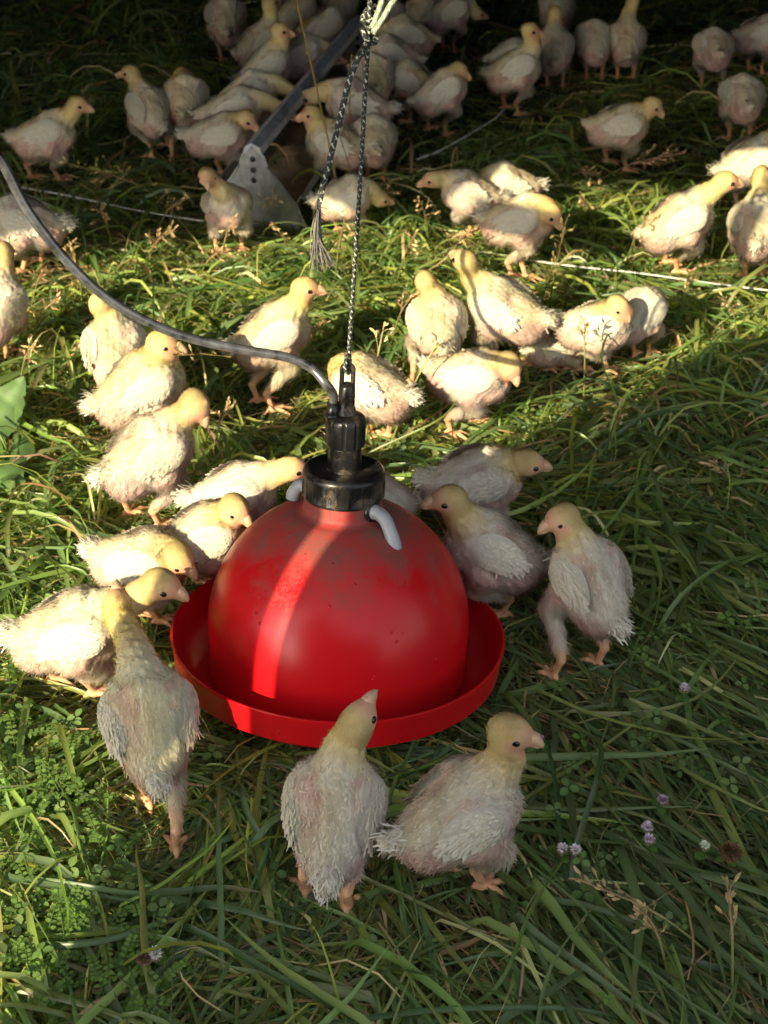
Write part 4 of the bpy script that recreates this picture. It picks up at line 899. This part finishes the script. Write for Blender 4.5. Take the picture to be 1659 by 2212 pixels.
    for (n, y0, y1, w_) in [(700, .62, 1.8, .0007), (1300, 1.6, 3.0, .0009)]:
        R_ = scatter(n, y0, y1); R_[:, 2] = rng.uniform(.02, .05, n); col = np.array([.46, .34, .17])*rng.uniform(.45, 1.25, (n, 1))*(1+rng.normal(0, .07, (n, 3)))
        P, V, F_, c = blades(n, R_, rng.uniform(0, 6.28, n), rng.uniform(.05, .20, n), np.full(n, w_)*rng.uniform(.5, 1.8, n), rng.uniform(-.15, .4, n), rng.uniform(.02, .05, n), np.clip(col, 0, 1), 6, wig=.5); parts.append((P, V, F_, c, clear(P, .03)))
    o = emit('dead_straw', parts, M_straw); tag(o, 'dry brown straw and dead stems lying between the green blades', 'straw', kind='stuff')
meadow()

# ------------------------------------------------------------------ small leaves, flowers, weeds, seed stems
def leaflets(C_, nrm_, dirv, ln, wd, col, tipround=True):
    """n small oval leaves folded along the midrib"""
    n = len(C_); sd = np.cross(dirv, nrm_); sd /= np.maximum(np.linalg.norm(sd, axis=1), 1e-6)[:, None]; ts = np.array([0, .25, .55, .82, 1]); ws = np.array([.12, .8, 1, .7, .1]); V = []
    for t, q in zip(ts, ws):
        c = C_+dirv*(ln*t)[:, None]-nrm_*(ln*.12*t*t)[:, None]; V += [c-sd*(wd*q)[:, None]+nrm_*(wd*q*.22)[:, None], c, c+sd*(wd*q)[:, None]+nrm_*(wd*q*.22)[:, None]]
    V = np.stack(V, 1).reshape(-1, 3); i = np.arange(n)[:, None]*15; F_ = []
    for r_ in range(4):
        F_.append(i+[3*r_, 3*r_+1, 3*r_+4, 3*r_+3]); F_.append(i+[3*r_+1, 3*r_+2, 3*r_+5, 3*r_+4])
    c = np.repeat(col[:, None], 15, 1); c[:, 1::3] *= 1.25
    return V, np.concatenate(F_), c.reshape(-1, 3)
def unit(a): return a/np.maximum(np.linalg.norm(a, axis=1), 1e-9)[:, None]
def clover():
    """trifoliate leaves and vetch sprays woven through the sward"""
    VV = []; FF = []; CC = []; nv = 0
    def put(t):
        nonlocal nv
        VV.append(t[0]); FF.append(t[1]+nv); CC.append(t[2]); nv += len(t[0])
    pts = []
    for cx, cy, n, sp in [(110, 1560, 60, .10), (60, 1700, 90, .09), (180, 1650, 60, .08), (40, 1900, 60, .08), (40, 1480, 50, .08), (120, 1980, 40, .05), (60, 2100, 60, .07), (1230, 1780, 40, .06), (1400, 1700, 40, .08), (1530, 1430, 40, .07), (600, 1010, 30, .05), (560, 640, 60, .14), (330, 620, 50, .16), (800, 560, 50, .12), (1380, 540, 60, .16), (1500, 560, 40, .14), (120, 1000, 50, .08), (900, 900, 40, .08), (180, 60, 40, .3), (1000, 980, 40, .10), (1450, 2120, 16, .1), (620, 1700, 30, .06)]:
        n = int(n*(.5 if cx < 300 and cy > 1400 else 1)); g = G(cx, cy); pts.append(np.stack([rng.normal(g[0], sp, n), rng.normal(g[1], sp*1.2, n), rng.uniform(.022, .06, n)], 1))
    bgp = scatter(1500, .65, 4.2); bgp[:, 2] = rng.uniform(.008, .032, 1500); pts.append(bgp); P = np.concatenate(pts)
    keep = clear(P[:, None], .02, .9); P = P[keep]; n = len(P)
    nn = unit(np.stack([rng.normal(0, .35, n), rng.normal(-.15, .35, n), np.ones(n)], 1)); a0 = rng.uniform(0, 6.28, n); sz = rng.uniform(.006, .012, n); col = np.array([.13, .20, .06])*rng.uniform(.6, 1.4, (n, 1))*(1+rng.normal(0, .07, (n, 3)))
    for k in range(3):
        a = a0+k*2.094; d = np.stack([np.cos(a), np.sin(a), 0*a], 1); d = unit(d-nn*(d*nn).sum(1)[:, None]); put(leaflets(P+d*.001, nn, d, sz, sz*.42, np.clip(col, 0, 1)))
    # vetch sprays: paired leaflets along a stem
    for cx, cy, dx, dy, L_ in [(95, 2070, 30, -120, .055), (75, 2160, -20, -110, .05), (200, 2000, -70, -60, .05), (150, 1620, 90, -40, .06), (60, 1560, 80, -70, .06), (230, 1720, 60, -60, .05), (30, 1760, 60, -40, .05), (130, 1850, -80, -40, .05), (100, 1690, 80, 30, .05), (20, 2120, 30, -90, .05), (560, 1000, 70, 20, .05), (160, 1480, 60, -60, .05)] + [(rng.uniform(0, 330), rng.uniform(1480, 2180), rng.normal(0, 70), rng.normal(-30, 60), .045) for _ in range(110)]:
        g0 = G(cx, cy, .03); g1 = G(cx+dx, cy+dy, .045+.01*rng.uniform()); d = g1-g0; m = 9; t = np.linspace(.1, 1, m); base = g0+d*t[:, None]+np.array([0, 0, 1])*(.008*np.sin(t*3))[:, None]; ax = nrm(d); s_ = nrm(np.cross(ax, [0, 0, 1.]))
        if not clear(base[None], .02, .9)[0]: continue
        for q in (-1, 1):
            dr = unit(np.repeat((ax*.35+s_*q)[None], m, 0)+rng.normal(0, .1, (m, 3))); nv_ = unit(np.array([0, 0, 1.])+rng.normal(0, .2, (m, 3)))
            put(leaflets(base, nv_, dr, np.full(m, .0085)*(1-.4*t), np.full(m, .0023), np.array([.13, .22, .05])*rng.uniform(.8, 1.25, (m, 1))))
        b = MB(); b.tube(np.vstack([g0, base]), .0007, 5, cap=False); v = b.v[0]; f = np.array(b.f); put((v, f, np.repeat([[.10, .16, .05]], len(v), 0)))
    o = mk('ground_cover', np.concatenate(VV), np.concatenate(FF), M_leaf, None, np.concatenate(CC)); tag(o, 'clover and vetch leaves woven through the grass', 'ground cover', kind='stuff')
clover()

def clover_flower(px, py, h, label, col=(.74, .70, .72), r_=.0070, brown=False):
    h = h+.028; g = G(px, py, h); base = np.array([g[0]+rng.normal(0, .006), g[1]+.012, 0]); root = tag(empty('clover_flower', tuple(base)), label, 'flower', 'clover flowers in the grass')
    top = g-base; b = MB(); b.tube(spline([[0, 0, 0], top*.5+[.004, 0, 0], top-[0, 0, r_*.5]], 12), .0009, 7); o = b.build('stem', M_stem, root)
    n = 130; th = rng.uniform(0, 6.28, n); ph = np.arccos(rng.uniform(-.55, 1, n)); d = np.stack([np.sin(ph)*np.cos(th), np.sin(ph)*np.sin(th), np.cos(ph)], 1)
    side = unit(np.cross(d, [.1, .2, 1.])); c = np.array(col)*rng.uniform(.75, 1.3, (n, 1)); c[ph > 1.5] = np.array([.30, .26, .16]) if not brown else c[ph > 1.5]
    v, f, cc = leaflets(top+d*r_*.25, unit(np.cross(side, d)), unit(d+[0, 0, .35]), r_*rng.uniform(.6, .95, n), np.full(n, r_*.13), np.clip(c, 0, 1)); mk('flower_head', v, f, M_straw if brown else M_leaf, root, cc)
    for k in range(3):
        a = k*2.1+rng.uniform(0, 2); d = np.array([[math.cos(a), math.sin(a), .2]]); v, f, cc = leaflets(top*.82+0*d, np.array([[0, 0, 1.]]), unit(d), np.array([.013]), np.array([.0052]), np.array([[.11, .20, .05]])); mk('leaf', v, f, M_leaf, root, cc)
M_stem = plain('stem_green', (.10, .17, .05), .5)
for px, py, h, lab, kw in [
    (1478, 1488, .045, 'pale lilac clover flower right of the pan, uppermost in the shaded grass', {}),
    (1162, 1598, .05, 'mauve clover flower just under the bill of the right front chick', dict(col=(.5, .32, .45))),
    (1215, 1835, .03, 'pinkish clover head left of a long drooping blade in the lower right', {}),
    (1243, 1838, .03, 'pinkish clover head right of a long drooping blade in the lower right', {}),
    (1432, 1730, .035, 'faded lilac clover flower among leaves at the lower right', dict(col=(.5, .42, .5))),
    (1398, 1788, .035, 'small white and lilac clover flower, the upper one of a touching pair', dict(col=(.66, .6, .66), r_=.007)),
    (1402, 1815, .032, 'small white and lilac clover flower, the lower one of a touching pair', dict(col=(.66, .58, .66), r_=.007)),
    (1522, 1828, .035, 'tiny opening white clover bud beside a brown seed head', dict(col=(.75, .78, .68), r_=.006)),
    (1578, 1842, .035, 'dry brown clover seed head at the lower right', dict(col=(.20, .12, .06), r_=.012, brown=True)),
    (1100, 1805, .03, 'white clover flower tucked behind the wing of the right front chick', dict(col=(.7, .68, .68), r_=.007)),
    (335, 2062, .03, 'white clover flower beside a brown one at the lower left', dict(col=(.70, .70, .70), r_=.008)),
    (312, 2072, .03, 'withered brown clover head touching the white one at the lower left', dict(col=(.22, .14, .09), r_=.008, brown=True)),
    (940+30, 0+470, .05, 'x', None)]:
    if kw is not None: clover_flower(px, py, h, lab, **kw)

def weed():
    root = tag(empty('broad_leaf_weed', tuple(G(30, 1010, 0))), 'light green broad toothed leaves of a weed at the left edge', 'plant'); o0 = np.array(root.location)
    def leaf(p0, p1, wd, bow):
        p0 = np.array(p0)-o0; p1 = np.array(p1)-o0; m = 16; t = np.linspace(0, 1, m); ax = p1-p0; s_ = nrm(np.cross(ax, FW)); up_ = nrm(np.cross(s_, ax)); L_ = np.linalg.norm(ax); W_ = wd*np.sin(np.pi*t**.8)**.8*(1+.10*np.abs(np.sin(t*19))); rows = []
        c = p0+ax*t[:, None]+up_*(bow*L_*np.sin(np.pi*t))[:, None]
        for q in (-1, -.5, 0, .5, 1): rows.append(c+s_*(W_*q)[:, None]+up_*(abs(q)*.25*W_+.0015*np.sin(t*22+q))[:, None])
        V = np.stack(rows, 1).reshape(-1, 3); i = np.arange(m*5).reshape(m, 5); F_ = np.stack([i[:-1, :-1], i[1:, :-1], i[1:, 1:], i[:-1, 1:]], -1).reshape(-1, 4)
        cc = np.repeat(np.array([[.11, .19, .065]]), len(V), 0)*(1+.12*np.sin(np.repeat(t, 5)*40))[:, None]; cc[2::5] *= 1.3; mk('leaf', V, F_, M_leaf, root, cc)
    leaf(G(-50, 960, .05), G(52, 812, .13), .030, .06); leaf(G(-60, 850, .06), G(48, 888, .12), .026, .1); leaf(G(30, 1090, .02), G(-30, 990, .10), .030, .1); leaf(G(48, 935, .05), G(8, 1040, .07), .024, .05)
    b = MB(); b.tube(spline([[0, 0, 0], G(10, 960, .06)-o0, G(-20, 900, .09)-o0], 12), .0018, 8); b.build('stem', M_stem, root)
weed()

def seed_stem(base, tip, zt, label, n=16, spread=.05, col=(.40, .28, .14), pan=.30, mid=None, r_=.0008, dens=1.0):
    zt = zt*1.6+.02; p0 = G(*base, 0.0); p2 = G(*tip, zt); md = (p0+p2)/2+np.array([0, 0, .02]) if mid is None else G(mid[0], mid[1], mid[2])
    root = tag(empty('seed_stem', tuple(p0)), label, 'grass stem', 'tall seeding grass stems'); c = spline([p0, md, p2], 50)-p0; L_ = np.linalg.norm(np.diff(c, axis=0), axis=1).sum()
    r_ *= 1.45; b = MB(); b.tube(c, np.linspace(r_*1.3, r_*.5, 50), 6); V = b.v[0]; F_ = np.array([f for f in b.f if len(f) == 4]); green = np.array([.16, .22, .06]); cc = np.repeat(np.clip(np.linspace(1, 0, 50)*1.3-.2, 0, 1), 6)[:, None]; cv = green*cc+np.array(col)*(1-cc); mk('stalk', V, F_, M_straw, root, cv)
    i0_ = int(49*(1-pan)); bb = MB(); bb.tube(c[i0_:], np.linspace(r_*1.0, r_*.6, 50-i0_), 6, cap=False); VV = [bb.v[0]]; FF = [np.array(bb.f)]; CC = [np.repeat([col], len(bb.v[0]), 0)]; nv = len(bb.v[0])
    for k in range(n):
        t = 1-pan*(1-(k+.5)/n); i = min(49, int(t*49)); o = c[i]; T = nrm(c[min(49, i+1)]-c[i-1]); d = nrm(T+rng.normal(0, .55, 3)); l_ = spread*rng.uniform(.3, 1)*(1.15-(t-(1-pan))/pan*.8)
        e = o+d*l_; bb = MB(); bb.tube([o, (o+e)/2+[0, 0, .002], e], .00045, 4, cap=False); VV.append(bb.v[0]); FF.append(np.array(bb.f)+nv); CC.append(np.repeat([col], len(bb.v[0]), 0)); nv += len(bb.v[0])
        m = max(2, int(6*l_/.05*dens)); q = rng.uniform(.35, 1, m)[:, None]; dd = unit(d+rng.normal(0, .25, (m, 3))); v, f, c3 = leaflets(o+(e-o)*q, unit(rng.normal(0, 1, (m, 3))+[0, -.5, 1]), dd, rng.uniform(.007, .013, m), np.full(m, .0017), np.clip(np.array(col)*rng.uniform(.8, 1.7, (m, 1)), 0, 1)); VV.append(v); FF.append(f+nv); CC.append(c3); nv += len(v)
    mk('seed_head', np.concatenate(VV), np.concatenate(FF), M_straw, root, np.concatenate(CC))
for a in [
    ((762, 570), (638, -10), .36, 'long golden grass stem leaning left across the rope tail up to the top edge', 5, .02, (.50, .36, .12), .3, (708, 300, .2), .0013),
    ((745, 520), (758, 118), .24, 'upright brown grass stem with a thin seed head crossing the dark rope tail', 14, .05, (.34, .22, .11), .35, (752, 330, .13), .0010),
    ((800, 560), (705, 205), .22, 'thin straw stem rising between the two rope strands', 8, .04, (.40, .28, .14), .3, (760, 380, .1), .0008),
    ((1180, 800), (1225, 470), .14, 'dark slender grass stem with a loose seed head right of the sunlit group', 14, .04, (.16, .12, .05), .25, (1190, 640, .08), .0009),
    ((1150, 740), (1200, 560), .10, 'short stem with sparse seeds over the back of the long sunlit chick', 8, .03, (.18, .14, .06), .4, None, .0008),
    ((1260, 900), (1262, 690), .11, 'feathery seed head rising in front of the cream chick at the right', 18, .03, (.42, .30, .14), .35, None, .0009),
    ((990, 1045), (975, 905), .09, 'hair thin brown stem standing before the chick with the puffed tail', 2, .02, (.16, .10, .05), .3, (982, 980, .05), .0007),
    ((1240, 420), (1475, 330), .07, 'reddish seed head lying over the bright grass patch at upper right', 20, .06, (.50, .30, .20), .5, None, .0010),
    ((1180, 420), (1300, 372), .06, 'smaller straw coloured seed head left of the reddish one', 14, .05, (.46, .32, .17), .5, None, .0010),
    ((1010, 480), (1020, 385), .08, 'reddish stem standing in front of the white backed chick pair', 12, .05, (.30, .17, .09), .6, None, .0009),
    ((1080, 470), (1115, 370), .08, 'second reddish stem over the chick pair, further right', 12, .05, (.30, .17, .09), .6, None, .0009),
    ((840, 520), (838, 385), .09, 'brown seeding stem just right of the rope at chick height', 10, .04, (.34, .22, .11), .5, None, .0009),
    ((520, 640), (140, 350), .10, 'long straw stem arching left over the shaded grass with a loose seed head', 22, .06, (.40, .30, .14), .4, (330, 420, .09), .0009),
    ((560, 520), (595, 425), .07, 'curled pale seed head in front of the feeder end plate', 12, .035, (.58, .46, .30), .5, None, .0010),
    ((60, 700), (110, 560), .09, 'dry seed stem left of the hose, nearest the edge', 14, .04, (.36, .24, .12), .5, None, .0009),
    ((190, 700), (150, 520), .09, 'dry seed stem left of the hose, next to the yellow neck', 12, .04, (.38, .27, .13), .5, None, .0009),
    ((300, 600), (370, 500), .08, 'brown branching seed head above the hose', 18, .06, (.34, .23, .12), .6, None, .0009),
    ((420, 620), (490, 540), .07, 'small brown seed head right of the branching one above the hose', 14, .05, (.36, .25, .13), .6, None, .0009),
    ((90, 850), (500, 770), .12, 'straight dark stem lying level across the two birds under the hose', 3, .02, (.16, .12, .05), .2, (300, 762, .13), .0008),
    ((180, 860), (420, 765), .14, 'fine dark seed head spread over the back of the chick under the hose', 14, .04, (.20, .15, .07), .35, (300, 780, .12), .0007),
    ((1580, 2212), (1570, 1900), .05, 'straw seed head drooping at the lower right edge', 12, .03, (.36, .27, .13), .5, None, .0010),
    ((1450, 2150), (1385, 1960), .05, 'straw seed head left of the drooping one at lower right', 12, .03, (.36, .27, .13), .5, None, .0010),
    ((1600, 2120), (1250, 1900), .04, 'long dry stem slanting through the combed grass at lower right', 14, .03, (.36, .27, .14), .5, None, .0009),
    ((380, 1150), (1130-700, 1010), .05, 'thin stem bending over the walking chick left of the collar', 3, .02, (.3, .26, .12), .3, None, .0007),
    ((830, 1000), (945, 740), .12, 'pale yellow stem slanting right behind the black valve', 4, .02, (.46, .40, .14), .2, None, .0011),
    ((790, 960), (830, 700), .14, 'upright pale stem just right of the rope above the valve', 6, .03, (.50, .42, .22), .3, None, .0010)]:
    seed_stem(*a[:4], n=a[4], spread=a[5], col=a[6], pan=a[7], mid=a[8], r_=a[9])

for (bx, by, lx, ly, zt, where) in [
    (470, 610, 505, 470, .10, 'tawny seed stem right above the alert chick behind the hose, in the lit strip'), (640, 600, 590, 480, .10, 'forked tawny seed stem below the feeder, left of the frayed rope'),
    (720, 640, 745, 470, .12, 'pale seed stem right beside the frayed rope end, leaning right'), (850, 640, 900, 500, .11, 'tawny seed stem leaning right between the rope and the speckled pair'),
    (930, 540, 905, 430, .09, 'thin tawny seed stem just below the bill of the left facing chick'), (960, 600, 1010, 500, .09, 'sparse seed stem under the breast of the left facing chick'),
    (1290, 520, 1250, 420, .08, 'sparse reddish stem left of the bright grass patch at right'), (1340, 600, 1400, 470, .10, 'sparse reddish stem in the bright grass patch at right'),
    (40, 640, 20, 520, .09, 'bent tawny stem by the left edge under the hose'), (250, 560, 215, 450, .08, 'bent tawny stem in shade above the start of the hose curve'),
    (330, 520, 400, 430, .08, 'slanting tawny stem in shade left of the camera facing chick'), (60, 760, 130, 640, .10, 'slanting tawny stem left of the yellow necked chick at the hose'),
    (40, 860, 75, 740, .09, 'short tawny stem above the broad leaf weed'), (840, 760, 890, 640, .10, 'pale seed stem rising behind the preening chick at the valve'),
    (1460, 700, 1490, 600, .08, 'short sparse stem right of the cream chick group, under the twine'), (1600, 760, 1560, 640, .09, 'short sparse stem near the right edge under the twine'),
    (640, 830, 700, 690, .09, 'tawny stem between the alert chick and the rope'), (455, 1000, 500, 880, .07, 'tawny stem between the preening chick and the alert one'),
    (1300, 1010, 1345, 880, .10, 'dull stem leaning right in the shade beyond the looking back chick'), (1590, 1100, 1540, 1000, .08, 'dull stem in the shade near the right edge')]:
    seed_stem((bx, by), (lx, ly), zt, where, n=12, spread=.04, col=(.46, .33, .18), pan=.5, r_=.0009)
def big_blades():
    """single broad blades one can tell apart"""
    L_ = [((560, 2180+40), (300, 1960), .03, 'x')]
    for pts, wd, col, lab in [
        ([(230, 1935, .02), (420, 2010, .045), (600, 2110, .05), (760, 2200, .035), (900, 2290, .02)], .0058, (.085, .15, .055), 'broad bluish blade running diagonally across the lower left grass'),
        ([(1232, 1990, .01), (1240, 1850, .05), (1290, 1680, .11), (1290, 1600, .10), (1200, 1560, .06)], .0052, (.085, .14, .055), 'broad blade arching up and over at the right of the front chicks'),
        ([(1240, 2010, .02), (1212, 1820, .05), (1190, 1640, .06), (1150, 1545, .06)], .0045, (.07, .12, .05), 'narrow upright blade in front of the pink clover heads'),
        ([(960, 2212, .01), (1080, 2120, .04), (1150, 1960, .05), (1230, 1840, .05)], .0036, (.15, .22, .06), 'light green blade sweeping up from the bottom edge right of centre'),
        ([(700, 2212, .02), (960, 2180, .045), (1230, 2180, .045), (1420, 2220, .02)], .0045, (.10, .17, .07), 'flat arching blade near the bottom edge'),
        ([(920, 780, .02), (1000, 735, .08), (1080, 725, .10), (1190, 760, .10), (1290, 740, .04)], .0040, (.12, .20, .08), 'blade bent level across the front of the sunny group'),
        ([(640, 1120, .01), (760, 1000, .03), (950, 905, .1), (1000, 830, .11)], .0030, (.20, .24, .06), 'yellow green stalk slanting up behind the valve'),
        ([(1350, 960, .01), (1330, 860, .08), (1300, 760, .13), (1360, 640, .15)], .0036, (.07, .12, .045), 'dark upright blade right of the sunny group'),
        ([(1240, 1010, .02), (1330, 940, .05), (1430, 890, .07), (1600, 900, .04)], .0060, (.11, .17, .07), 'wide matt blade lying in shade at the right'),
        ([(1180, 1040, .0), (1290, 1180, .05), (1340, 1330, .05), (1370, 1500, .02)], .0045, (.075, .13, .05), 'bent blade right of the tall looking back chick'),
        ([(1390, 1420, .01), (1460, 1300, .07), (1560, 1220, .09), (1659, 1190, .07)], .0050, (.15, .23, .07), 'bright arched blade at the right edge beside the lilac flower'),
        ([(0, 1890, .03), (120, 1905, .05), (300, 1930, .05), (480, 1925, .02)], .0050, (.12, .19, .07), 'long blade lying level across the lower left'),
        ([(0, 2030, .03), (160, 2040, .05), (330, 2000, .05), (430, 1920, .03)], .0055, (.10, .17, .07), 'broad dull blade below the level one at the lower left'),
        ([(520, 1650, .02), (530, 1740, .05), (585, 1850, .03), (610, 1900, .01)], .0060, (.13, .20, .09), 'pale stem base of a cut blade left of the front chick'),
        ([(990, 430, .02), (975, 340, .12), (965, 270, .17)], .0024, (.20, .26, .08), 'single thin blade standing up right of the rope in the shade'),
        ([(880, 610, .03), (960, 560, .10), (985, 510, .12)], .0028, (.42, .32, .16), 'dry tan blade curving above the upright sunny chick')]:
        P0 = np.array([G(*q) for q in pts]); c = spline(P0, 40); T = np.gradient(c, axis=0); T = unit(T); t = np.linspace(0, 1, 40); sd = unit(np.cross(T, np.array([0, 0, 1.])+.5*FW*-1)); tw = .5*np.sin(t*3+len(pts))[:, None]; upn = np.cross(sd, T); s2 = sd*np.cos(tw)+upn*np.sin(tw); u2 = np.cross(s2, T)
        w_ = (wd*np.minimum(1, (t+.15)*3)**.5*(1-t**3)**.7*(1+.03*np.sin(t*60)))[:, None]*.5*1.15+.0002
        V = np.stack([c-s2*w_+u2*w_*.25, c-s2*w_*.5+u2*w_*.06, c, c+s2*w_*.5+u2*w_*.06, c+s2*w_+u2*w_*.25], 1).reshape(-1, 3)-P0[0]; i = np.arange(200).reshape(40, 5); F_ = np.stack([i[:-1, :-1], i[1:, :-1], i[1:, 1:], i[:-1, 1:]], -1).reshape(-1, 4)
        cc = np.array(col)*(1+.10*np.sin(np.repeat(t, 5)*23))[:, None]*np.tile([.95, 1.05, 1.25, 1.05, .95], 40)[:, None]; o = mk('grass_blade', V, F_, M_grass, None, cc); o.location = P0[0]; tag(o, lab, 'grass blade', 'single broad grass blades')
big_blades()
